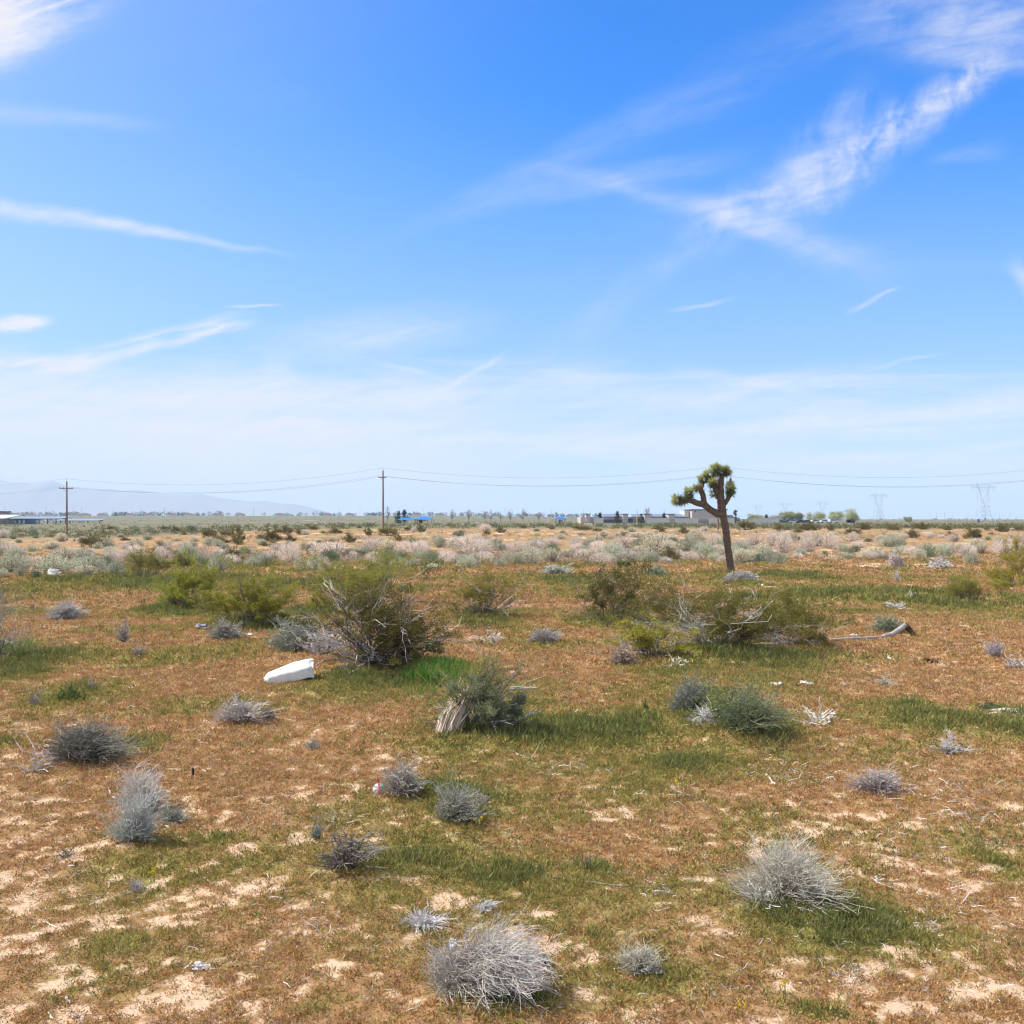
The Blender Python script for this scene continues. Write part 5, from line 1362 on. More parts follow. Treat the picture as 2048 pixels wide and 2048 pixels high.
def school():
    o, s = origin(1335, 1046.5)
    y0 = o[1]; X = lambda px: (px - 1335) * s; Zz = lambda py: (1046.5 - py) * s
    t = thing('school_building', 'low beige school building with a tall hall behind the Joshua tree', 'building', o)
    S = Soup(); S.box((X(1266), 14, Zz(1034) / 2), (X(1380) - X(1172), 24, Zz(1034))); S.build('wall', M_STUCCO, t)
    # sloping metal roofs of the long wing
    for a, b in ((1207, 1246), (1266, 1303), (1348, 1380), (1302, 1333)):
        S = Soup(); S._add([(X(a), 1.4, Zz(1034)), (X(b), 1.4, Zz(1034)), (X(b), 1.4, Zz(1033.2)), (X(a), 1.4, Zz(1033.2)), (X(a), 12, Zz(1027.6)), (X(b), 12, Zz(1027.6))], q=[[0, 1, 2, 3], [3, 2, 5, 4]], t=[]); S.build('roof', M_ROOF, t)
    for a, b in ((1246, 1256), (1289, 1302), (1337, 1349), (1172, 1180)):
        S = Soup(); S.box(((X(a) + X(b)) / 2, 4, Zz(1028.4) / 2), (X(b) - X(a), 9, Zz(1028.4))); S.build('tower', M_STUCCO, t)
        S = Soup(); S.box(((X(a) + X(b)) / 2, 4, Zz(1028.0)), (X(b) - X(a) + .5, 9.5, .25)); S.build('parapet_trim', M_TRIM, t)
    S = Soup(); S.box((X(1230), 1.75, Zz(1042)), (X(1262) - X(1200), .4, 1.2)); S.build('window_band', M_TRIM, t)
    for k in range(5):
        S = Soup(); S.box((X(1262 + 15 * k), 1.7, Zz(1040)), (2.2, .5, 1.5)); S.build('window', M_GLASS, t)
    # the tall hall
    S = Soup(); S.box((X(1418), 10, Zz(1019.6) / 2), (X(1451) - X(1382), 22, Zz(1019.6))); S.build('hall_wall', M_STUCCO, t)
    S = Soup(); S.box((X(1418), -1.05, Zz(1040.6) / 2), (X(1451) - X(1382) - .1, .12, Zz(1040.6))); S.build('hall_base', M_STUCCO_D, t)
    S = Soup(); S.box((X(1418), 10, Zz(1019.4) + .05), (X(1453) - X(1380), 22.6, .35)); S.build('hall_roof', M_TRIM, t)
    S = Soup(); S.box((X(1377), 12, Zz(1020.8) / 2), (X(1382) - X(1373), 14, Zz(1020.8))); S.build('hall_side', M_CREAM, t)
    for k in (1390, 1414):
        S = Soup(); S.box((X(k), -1.05, Zz(1022.4)), (.6, .16, .6)); S.build('vent', M_TRIM, t)
    S = Soup(); S.box((X(1460), 10, Zz(1030) / 2), (X(1470) - X(1453), 14, Zz(1030))); S.build('annex', M_STUCCO_D, t)
    S = Soup(); S.box((X(1370), .4, Zz(1036.5)), (X(1380) - X(1362), 2.4, .5)); S.build('entry_canopy', M_TRIM, t)
    for a, b, lab in ((1183, 1201, 'short cream wall panel at the left end of the school'), (1285, 1328, 'pale block wall panel left of the school hall'), (1340, 1384, 'pale block wall panel directly below the hall left corner'), (1405, 1454, 'pale block wall panel partly behind the Joshua tree trunk'), (1483, 1541, 'long pale block wall panel right of the Joshua tree')):
        w = thing('block_wall', lab, 'wall', o + np.array([X((a + b) / 2), -16, 0]), 'pale block wall panels before the school')
        S = Soup(); S.box((0, 0, 1.3 - .4), (X(b) - X(a), .3, 3.2 - .35)); S.build('panel', M_CREAM, w)
        S = Soup(); S.box((0, 0, 1.3 + 1.1), (X(b) - X(a) + .25, .42, .18)); S.build('coping', M_CREAM, w)
    f = thing('steel_fence', 'dark steel picket fence between the pale wall panels at the school', 'fence', o + np.array([0, -15.5, 0]))
    for a, b in ((1200, 1284), (1329, 1339), (1385, 1404), (1455, 1482), (1542, 1575)):
        S = Soup()
        for zz in (.3, 1.9): S.box(((X(a) + X(b)) / 2, 0, zz), (X(b) - X(a), .05, .06))
        for q in np.arange(X(a), X(b), .35): S.box((q, 0, 1.0), (.04, .04, 2.0))
        S.build('picket_panel', M_TRIM, f)


school()


def shade(label, px0, px1, base, eave, ridge, peaks, under):
    o, s = origin((px0 + px1) / 2, base); W_ = (px1 - px0) * s; ze = (base - eave) * s; zr = (base - ridge) * s
    t = thing('shade_canopy', label, 'canopy', o)
    for k in range(peaks):
        a, b = -W_ / 2 + W_ * k / peaks, -W_ / 2 + W_ * (k + 1) / peaks; c = (a + b) / 2; dy = 5.0; zz = .25 * k
        S = Soup(); i = (b - a) * .18
        v = [(a, -dy, ze + zz), (b, -dy, ze + zz), (b, dy, ze + zz), (a, dy, ze + zz), (c - i, 0, zr + zz), (c + i, 0, zr + zz)]
        v2 = [(p[0], p[1], p[2] - .12) for p in v]
        S._add(v + v2, q=[[0, 1, 5, 4], [2, 3, 4, 5], [6, 10, 11, 7], [8, 11, 10, 9], [0, 6, 7, 1], [2, 8, 9, 3], [1, 7, 8, 2], [3, 9, 6, 0]], t=[[1, 2, 5], [3, 0, 4], [7, 11, 8], [9, 10, 6]])
        S.build('fabric_roof', M_BLUE, t)
        for sx in (a + .3, b - .3):
            for sy in (-dy + .3, dy - .3):
                S = Soup(); S.bar((sx, sy, -.1), (sx, sy, ze + zz), .1, 6); S.build('post', M_UNDER, t)
    return t, o, s


t1, o1, s1 = shade('wide blue fabric shade canopy right of the middle power pole', 797, 866, 1047, 1039.5, 1034, 2, True)
t2, o2, s2 = shade('small blue peaked shade canopy over a playground left of the school', 1111, 1131, 1047, 1037, 1033, 1, True)


def play(label, o, s, offs, w):
    t = thing('play_structure', label, 'playground', o + np.array([offs * s, 0, 0]))
    S = Soup(); S.box((0, 0, 1.2), (w * s, 2.2, .3)); S.build('deck', M_REDP, t)
    S = Soup(); S.box((-w * s * .2, 0, .9), (w * s * .35, 2.0, 1.5)); S.build('side_panel', M_REDP, t)
    for k in (-.48, -.16, .16, .48):
        S = Soup(); S.bar((k * w * s, -1, -.1), (k * w * s, -1, 2.3), .07, 6); S.build('post', M_REDP, t)
    S = Soup(); S._add([(w * s * .5, -.5, 1.3), (w * s * .5, .5, 1.3), (w * s * .75, .5, .2), (w * s * .75, -.5, .2), (w * s * .5, -.5, 1.15), (w * s * .5, .5, 1.15), (w * s * .75, .5, .05), (w * s * .75, -.5, .05)], q=[[0, 1, 2, 3], [7, 6, 5, 4], [0, 3, 7, 4], [1, 5, 6, 2], [0, 4, 5, 1], [3, 2, 6, 7]]); S.build('slide', M_REDP, t)


play('red play structure in the shade of the wide blue canopy', o1, s1, 14, 20)
play('dark red play structure under the small blue canopy', o2, s2, 0, 8)


def carport(label, px0, px1, base, topy, posts, n=5):
    o, s = origin((px0 + px1) / 2, base); W_ = (px1 - px0) * s; h = (base - topy) * s
    t = thing('solar_carport', label, 'carport', o)
    S = Soup(); S._add([(-W_ / 2, -6, h - .9), (W_ / 2, -6, h - .9), (W_ / 2, 6, h), (-W_ / 2, 6, h), (-W_ / 2, -6, h - 1.1), (W_ / 2, -6, h - 1.1), (W_ / 2, 6, h - .2), (-W_ / 2, 6, h - .2)], q=[[0, 1, 2, 3], [7, 6, 5, 4], [0, 4, 5, 1], [1, 5, 6, 2], [2, 6, 7, 3], [3, 7, 4, 0]]); S.build('panel_roof', M_SOLAR, t)
    S = Soup(); S.box((0, 0, h - 1.0), (W_, .3, .5)); S.build('beam', M_UNDER, t)
    for p in posts:
        S = Soup(); S.bar(((p - (px0 + px1) / 2) * s, 0, -.2), ((p - (px0 + px1) / 2) * s, 0, h - .9), .2, 6); S.build('post', M_UNDER, t)


carport('long solar carport roof reaching left of the left power pole', 28, 134, 1048, 1033.0, (34, 58, 78, 95, 112, 131))
carport('lower solar carport roof behind the left power pole', 116, 206, 1046.5, 1037.6, (121, 140, 158, 176, 199))


def left_building():
    o, s = origin(4, 1049); t = thing('tan_building', 'tan flat roofed building cut by the left edge', 'building', o + np.array([-16, 26, 0])); s2 = s * 1.06
    S = Soup(); S.box((-9, 8, (1049 - 1024) * s2 / 2), (34 * s2 * 2, 18, (1049 - 1024) * s2)); S.build('wall', M_TAN, t)
    S = Soup(); S.box((-9, 8, (1049 - 1023.6) * s2), (34 * s2 * 2 + .6, 18.6, .4)); S.build('roof_edge', M_TRIM, t)
    t = thing('entry_canopy', 'white sloped canopy in front of the tan building', 'canopy', o)
    S = Soup(); S._add([(-20, -3, 2.6), (2.6, -3, 2.6), (4.8, 6, 4.0), (-20, 6, 4.0), (-20, -3, 2.4), (2.6, -3, 2.4), (4.8, 6, 3.8), (-20, 6, 3.8)], q=[[0, 1, 2, 3], [7, 6, 5, 4], [0, 4, 5, 1], [1, 5, 6, 2], [2, 6, 7, 3], [3, 7, 4, 0]]); S.build('roof', M_PAINTW, t)
    for a in (-6, -1, 2.2):
        S = Soup(); S.bar((a, -2.6, -.2), (a, -2.6, 2.5), .12, 6); S.build('post', M_UNDER, t)
    o, s = origin(55, 1049)
    t = thing('low_building', 'low teal grey building under the long solar carport', 'building', o + np.array([-5, 9, 0]))
    S = Soup(); S.box((-1.0, 0, 1.0), (48 * s, 5, 2.0)); S.build('wall', M_TEAL, t)
    S = Soup(); S.box((15 * s, -2.55, 1.0), (22 * s, .12, 1.5)); S.build('dark_panel', M_PAINTB, t)
    for k in range(5):
        S = Soup(); S.box(((-16 + 4.6 * k) * s, -2.55, 1.1), (2.4 * s, .12, 1.1)); S.build('window', M_GLASS if k % 2 else M_PAINTW, t)
    S = Soup(); S.box((-1.0, 0, 2.08), (50 * s, 5.6, .18)); S.build('roof', M_TRIM, t)


left_building()


# ------------------------------------------------------------------ cars
def car_parts(body_mat, van=False):
    L = []
    S = Soup()
    if van: prof = [(-2.3, .35), (2.3, .35), (2.35, 1.0), (1.75, 1.25), (1.35, 1.95), (-2.25, 2.0), (-2.35, 1.0)]
    else: prof = [(-2.25, .32), (2.25, .32), (2.3, .75), (1.4, .98), (.75, 1.46), (-1.2, 1.5), (-2.1, 1.02), (-2.3, .8)]
    S.prism(prof, -.88, .88); L.append(('body', S.mesh('body', body_mat)))
    S = Soup()
    if van:
        for q in (-.9, .9): S.box((.95, q, 1.5), (.8, .05, .5)); S.box((-.6, q, 1.5), (1.9, .05, .5))
    else:
        for q in (-.89, .89): S.prism([(-1.75, 1.02), (1.15, 1.02), (.66, 1.4), (-1.15, 1.43)], q - .02, q + .02)
    L.append(('window', S.mesh('window', M_GLASS)))
    for sx in (-1.4, 1.4):
        for sy in (-.8, .8):
            S = Soup(); S.tubes(np.array([[[sx, sy - .12, .34], [sx, sy + .12, .34]]]), [[.34, .34]], (.5, .5, .5), 12, True); L.append(('wheel', S.mesh('wheel', M_TYRE)))
    return L


CARW, CARD, CARB, VANW = car_parts(M_PAINTW), car_parts(M_PAINTD), car_parts(M_PAINTB), car_parts(M_PAINTW, True)


def car(label, px, base, parts, rz=0.0, name='parked_car', cat='car', gr='cars parked right of the school'):
    x, y, z = at(px, base); t = thing(name, label, cat, (x, y, z + .02), gr, rz)
    for n_, m in parts: link(n_, m, t)


for px, prt, lab in [(1546, CARD, 'dark parked car, leftmost of the row right of the school'), (1561, CARB, 'dark blue parked car second in the row right of the school'), (1577, CARD, 'dark parked car under the leftmost pale green tree'), (1586, CARW, 'light parked car under the left pale green trees'), (1602, CARD, 'dark parked car between the pale green trees'), (1614, CARB, 'dark blue parked car left of the two white cars'),
                     (1630, CARW, 'light parked car left of the two bright white ones'), (1649, CARW, 'bright white parked car left of the rightmost white van'), ]:
    car(lab, px, 1046.3, prt, math.radians(4))
car('white parked van at the right end of the row below the biggest tree', 1667, 1046.3, VANW, math.radians(3), 'parked_van', 'van')
for px, lab in [(84, 'white van parked under the carport, leftmost of them'), (103, 'white van parked under the carport, second of them'), (118, 'white van parked under the carport, just left of the left pole'), (140, 'white van parked just right of the left pole'), (163, 'white van parked furthest right of the left pole')]:
    car(lab, px, 1044.8, VANW, math.radians(70 if px > 130 else 10), 'parked_van', 'van', 'white vans parked under the carports')


def trailer():
    x, y, z = at(1712, 1046); s = y / F
    t = thing('box_trailer', 'white box trailer at the right end of the pale green trees', 'trailer', (x, y + 8, z))
    S = Soup(); S.box((0, 0, 13.5 * s), (13 * s, 2.6, 10 * s)); S.build('box', M_PAINTW, t)
    S = Soup(); S.box((0, 0, 7.4 * s), (13 * s, 2.2, 1.2 * s)); S.build('chassis', M_TRIM, t)
    for sx in (-4.5, -2.5, 4):
        S = Soup(); S.tubes(np.array([[[sx * s, -1.2, 4.2 * s], [sx * s, 1.2, 4.2 * s]]]), [[1.0, 1.0]], (.5, .5, .5), 12, True); S.build('wheel', M_TYRE, t)
    for sx in (-5.5, 5.5):
        S = Soup(); S.bar((sx * s, 0, -.1), (sx * s, 0, 7 * s), .15, 6); S.build('support_leg', M_TRIM, t)


trailer()


def frame_goal(label, px0, px1, base, top):
    o, s = origin((px0 + px1) / 2, base); w = (px1 - px0) * s; h = (base - top) * s
    t = thing('goal_frame', label, 'goal', o); S = Soup()
    S.tubes(polyline([(-w / 2, 0, -.1), (-w / 2, 0, h), (w / 2, 0, h), (w / 2, 0, -.1)], 24)[None], np.full((1, 24), .1), (.5, .5, .5), 6); S.build('front_frame', M_PAINTW, t)
    for sg in (-1, 1):
        S = Soup(); S.bar((sg * w / 2, 0, h), (sg * w / 2, 1.6, 0), .07, 6); S.build('back_stay', M_PAINTW, t)
    S = Soup(); S.bar((-w / 2, 1.6, 0.05), (w / 2, 1.6, .05), .07, 6); S.build('ground_bar', M_PAINTW, t)


frame_goal('wide white goal frame in the green belt left of the middle pole', 607, 633, 1047, 1041)
frame_goal('small white frame standing right of the wide blue canopy', 952, 957.5, 1052.5, 1045)


def field_fence(label, px0, px1, py, hpx, mat, name, cat):
    a = np.array(at(px0, py)); b = np.array(at(px1, py)); n = 24; S = Soup()
    for k in range(n):
        p = a + (b - a) * (k + .5) / n; z = float(ground_z(np.array([p[0]]), np.array([p[1]]))[0]); L = np.linalg.norm(b - a) / n; h = hpx * p[1] / F
        S.box((p[0], p[1], z + h / 2 - .2), (L * 1.002, .2, h + .3), rz=math.atan2(b[1] - a[1], b[0] - a[0]))
    tag(S.build(name, mat), label, cat)


field_fence('long low pale wall line crossing the green scrub at left', 205, 752, 1045.2, 1.3, M_CREAM, 'low_wall', 'wall')


def sign(label, px, base, top, w, m0, m1):
    x, y, z = at(px, base); s = y / F; h = (base - top) * s
    t = thing('roadside_sign', label, 'sign', (x, y, z))
    S = Soup(); S.box((0, 0, h * .75), (w * s, .2, h * .5)); S.build('upper_panel', m0, t)
    S = Soup(); S.box((0, 0, h * .38), (w * s * .85, .18, h * .22)); S.build('lower_panel', m1, t)
    S = Soup(); S.bar((0, .2, -.1), (0, .2, h * .9), .09, 6); S.build('post', M_STEEL, t)


sign('small blue and red roadside sign left of the largest pylon foot', 1957, 1048, 1038, 4.6, M_BLUE, M_RED)
sign('small grey roadside sign below the largest pylon', 1970, 1045, 1035.5, 5, M_STEEL, M_STEEL)
sign('small grey roadside sign right of the largest pylon', 1993, 1048, 1040, 4.4, M_STEEL, M_STEEL)


# ------------------------------------------------------------------ far trees
def leafy_tree(name, label, px, base, w, top, seed, col, trunk_frac=.25, n=1500, ls=.5, conic=False, group=None, clumps=11, dist=None):
    if dist:
        p = P3(px, base, dist); x, y = p[0], p[1]; z = float(ground_z(np.array([x]), np.array([y]))[0])
    else: x, y, z = at(px, base)
    s = y / F; R = w * s / 2; Hh = (base - top) * s; rng = np.random.default_rng(seed)
    t = thing(name, label, 'tree', (x, y, z), group)
    S = Soup()
    tr = np.array([[0, 0, -.2], [.02 * Hh, 0, Hh * .3], [0, 0, Hh * .6], [0, 0, Hh * (.9 if conic else .65)]]); r = Hh * .022
    S.tubes(tr[None], [[r * 1.5, r, r * .8, r * .4]], (.14, .11, .085), 7, True)
    lm = children(rng, tr[None], 9, .35, .95, .3, .6, 4, .9, .4); S.tubes(lm, r * .5 * np.linspace(1, .4, 4)[None], (.14, .11, .085))
    S.build('trunk', M_TWIG, t)
    S = Soup(); k = clumps
    if conic:
        h = rng.uniform(trunk_frac * .5, .95, k); a = rng.uniform(0, TAU, k); q = (1.02 - h) * R * rng.uniform(.3, .8, k)
        c = np.stack([q * np.cos(a), q * np.sin(a), h * Hh], 1); rr = R * (.28 + .35 * (1 - h))
    else:
        a = rng.uniform(0, TAU, k); q = R * .75 * np.sqrt(rng.random(k)); c = np.stack([q * np.cos(a), q * np.sin(a), Hh * rng.uniform(trunk_frac + .12, .8, k)], 1); rr = R * rng.uniform(.34, .58, k)
    idx = rng.integers(0, k, n); d = unit(rng.normal(size=(n, 3)))
    P = c[idx] + d * (rr[idx] * rng.uniform(.2, 1, n))[:, None] * np.array([1, 1, .75])
    P[:, 2] = np.clip(P[:, 2], Hh * trunk_frac * .4, Hh * 1.0)
    tone = (.7 + .6 * rng.random(k))[idx][:, None]
    S.blades(P, rng.normal(size=(n, 3)) + np.array([0, 0, .3]), ls * rng.uniform(.5, 1.2, n), ls * .5, np.clip(jit(rng, n, col, .18) * tone, .01, .9), rng)
    S.build('crown', M_LEAF, t)


CON = (.06, .095, .065); PALO = (.42, .43, .21)
for px, base, w, top, lab in [(797, 1047, 20, 1022, 'dark conifer left of the pair behind the wide blue canopy'), (809, 1047, 22, 1020, 'dark conifer right of the pair behind the wide blue canopy'), (1200, 1046, 14, 1023, 'dark round conifer at the left end of the school'), (1235, 1046, 18, 1021, 'dark conifer in front of the left school wing'), (1283, 1046, 14, 1026, 'dark conifer left of centre before the school'), (1328, 1046, 15, 1025, 'dark conifer at the middle of the school'), (1471, 1046, 20, 1019, 'dark conifer right of the Joshua tree trunk'), (1533, 1046, 13, 1029, 'small dark conifer left of the parked cars')]:
    leafy_tree('conifer_tree', lab, px, base, w, top, int(px), CON, .12, 1300, .45, True, 'dark conifers around the school', 16, dist=473 if px > 1150 else None)
for px, base, w, top, lab in [(1512, 1046, 30, 1027, 'soft pale green tree left of the parked cars'), (1570, 1046, 40, 1019, 'pale green spreading tree at the left of the parked cars'), (1593, 1046, 34, 1021, 'grey green spreading tree second above the parked cars'), (1634, 1046, 46, 1023, 'low flat yellow green tree above the middle parked cars'), (1676, 1046, 40, 1018, 'large pale green tree above the white cars'), (1703, 1046, 40, 1016, 'largest pale green tree at the right end of the row'), (1818, 1045, 22, 1034, 'small pale green tree alone right of the box trailer')]:
    leafy_tree('palo_verde_tree', lab, px, base, w, top, int(px), PALO, .16, 2600, .55, False, 'pale green trees above the parked cars', 14)
for px, w, top, lab in [(1535, 40, 1029, 'greyish bare leafed thicket tree right of small dark conifer'), (1555, 30, 1030, 'greyish thicket tree at the left end of the parked cars')]:
    leafy_tree('grey_tree', lab, px, 1046, w, top, int(px), (.33, .28, .25), .1, 900, .4, False, 'grey trees by the parking', 10)


def bare_tree(label, px, base, w, top, seed):
    x, y, z = at(px, base); s = y / F; R = w * s / 2; Hh = (base - top) * s; rng = np.random.default_rng(seed)
    S = Soup(); t = thing('bare_tree', label, 'tree', (x, y, z), 'bare leafless trees on the far line')
    S.tubes(np.array([[[0, 0, -.2], [0, 0, Hh * .2], [.1, 0, Hh * .4]]]), [[.2, .17, .12]], (.26, .22, .2), 7); S.build('trunk', M_TWIG, t)
    p = dome_paths(rng, 16, R, Hh * .72, 5, elmin=28, spread=.05); p[..., 2] += Hh * .28
    c = children(rng, p, 80, .3, 1, .2, .45, 4, .5, .3); d = children(rng, c, 200, .3, 1, .3, .6, 3, .5, .2)
    S = Soup(); S.tubes(p, .07 * np.linspace(1, .5, 5)[None], (.30, .26, .24)); S.tubes(c, .045 * np.linspace(1, .6, 4)[None], (.32, .28, .26)); S.tubes(d, np.full((1, 3), .03), (.34, .30, .28))
    S.build('branches', M_TWIG, t)


for k, (px, w, top, lab) in enumerate([(775, 12, 1018, 'slim bare tree just right of the middle power pole'), (790, 8, 1020, 'thin bare tree left of the dark conifer pair'), (904, 20, 1021, 'bare tree first right of the wide blue canopy'), (937, 22, 1020, 'widest bare tree, second right of the wide blue canopy'), (970, 18, 1021, 'bare tree third right of the wide blue canopy'), (982, 12, 1024, 'small bare tree beside the third bare one'), (1001, 18, 1023, 'bare tree behind the pale leaning post'), (1020, 12, 1023, 'small bare tree right of the leaning post'), (1046, 20, 1020, 'bare tree alone left of the small blue canopy'), (1078, 18, 1024, 'bare tree with pale tips just left of the small blue canopy'), (1294, 18, 1019, 'bare tree behind the school roof')]):
    bare_tree(lab, px, 1045, w, top, 400 + k)


def far_town():
    rng = np.random.default_rng(31)
    S = Soup(); n = 900
    y = rng.uniform(1900, 2700, n); k = rng.uniform(-.56, .18, n); k = np.where(rng.random(n) < .25, rng.uniform(.1, .56, n), k)
    cl = fbm(k * 60, y * .004, 1.0, 3, 151); keep = rng.random(n) < .15 + sst(cl, .45, .62); y, k = y[keep], k[keep]; n = len(y)
    x = k * y; z = ground_z(x, y); h = rng.uniform(3, 9, n) * np.where(k > .15, .5, 1); m = 40
    d = unit(rng.normal(size=(n * m, 3))); sc = np.repeat(h, m)
    P = np.repeat(np.stack([x, y, z + h * .5], 1), m, 0) + d * (sc * rng.uniform(.1, .55, n * m))[:, None] * np.array([1.3, 1.3, 1])
    S.blades(P, d, sc * .3, sc * .2, jit(rng, n * m, (.05, .07, .045), .2), rng)
    tag(S.build('distant_tree_line', M_LEAF), 'dark hazy line of distant trees along the horizon', 'trees', kind='stuff')
    hs = Soup(); hs.box((0, 0, 1.6), (16, 10, 3.6)); hw = hs.mesh('wall', M_CREAM)
    hs = Soup(); hs.prism([(-8.6, 3.3), (8.6, 3.3), (5, 5.4), (-5, 5.4)], -5.4, 5.4); hr = hs.mesh('roof', M_TAN)
    for q in [34, 62, 100, 152, 171, 205, 262, 300, 345, 378, 436, 480, 560, 655, 700, 835, 880, 1075, 1140]:
        d = 1850; xx = (q - 1024) / F * d; zz = float(ground_z(np.array([xx]), np.array([d]))[0])
        t = thing('distant_house', 'tiny pale house far away in front of the distant tree line', 'house', (xx, d, zz), 'tiny pale houses along the distant tree line')
        link('wall', hw, t); link('roof', hr, t)


far_town()


# ------------------------------------------------------------------ mountains
def mountains():
    ridge = np.array([(-500, 958), (-300, 960), (-120, 955), (0, 957), (16, 963), (45, 966), (77, 969), (95, 966), (117, 964), (140, 973), (180, 981), (230, 979.5), (254, 983), (286, 981), (331, 988), (370, 990), (408, 989), (435, 995), (470, 1000), (503, 1004), (533, 1003), (565, 1008), (600, 1010), (631, 1018), (660, 1027), (700, 1033), (760, 1037)], float)
    D0 = 11000.; nx, ny = 420, 60
    px = np.linspace(-500, 760, nx); u = np.linspace(0, 1, ny); PX, U = np.meshgrid(px, u)
    Y = D0 - 2400 + 4400 * U; X = (PX - 1024) / F * D0 * (.9 + .2 * U)
    top = (HZ - np.interp(PX, ridge[:, 0], ridge[:, 1])) / F * D0
    prof = np.where(U < .55, sst(U, 0, .55), 1 - .5 * sst(U, .55, 1))
    nz = fbm(X, Y, 900, 5, 161)
    Z = (top + 10) * prof * (1 - .38 * (1 - prof) * 2 * nz) + (nz - .5) * 90 * prof * (1 - prof) * 4
    Z = np.maximum(Z, -.9)
    i = np.arange(nx - 1)[None, :] + np.arange(ny - 1)[:, None] * nx
    q = np.stack([i, i + 1, i + 1 + nx, i + nx], -1).reshape(-1, 4)
    o = link('mountains', mesh_np('mountains', np.stack([X.ravel(), Y.ravel(), Z.ravel()], 1), [q], [plain_mat('mountain_rock', (.30, .29, .28), (.23, .22, .21), .001, .95)], smooth=True)); o['kind'] = 'structure'


mountains()


# ------------------------------------------------------------------ haze
HAZE = 1.1e-4


def haze():
    S = Soup(); S.box((0, 6750, 239), (36000, 21500, 482)); o = S.build('haze', None)
    m, nt, out = new_mat('air'); v = N(nt, 'ShaderNodeVolumePrincipled')
    v.inputs['Color'].default_value = (.64, .80, 1.0, 1); v.inputs['Density'].default_value = HAZE; v.inputs['Anisotropy'].default_value = .0
    nt.links.new(v.outputs[0], out.inputs['Volume']); o.data.materials.clear(); o.data.materials.append(m)
    o['kind'] = 'stuff'; o['label'] = 'thin pale haze in the air over the whole plain'; o['category'] = 'haze'


haze()

# ------------------------------------------------------------------ sun, sky and clouds
EL, AZ = math.radians(49), math.radians(-82)      # sun high on the left, a little ahead (azimuth from +Y towards +X)
to_sun = np.array([math.cos(EL) * math.sin(AZ), math.cos(EL) * math.cos(AZ), math.sin(EL)])
sl = bpy.data.lights.new('sun', 'SUN'); sl.energy = 4.0; sl.angle = math.radians(.55); sl.color = (1, .955, .88)
so = bpy.data.objects.new('sun', sl); C.objects.link(so)
from mathutils import Vector
so.rotation_euler = Vector(to_sun).to_track_quat('Z', 'Y').to_euler(); so.location = (-30, 20, 60)


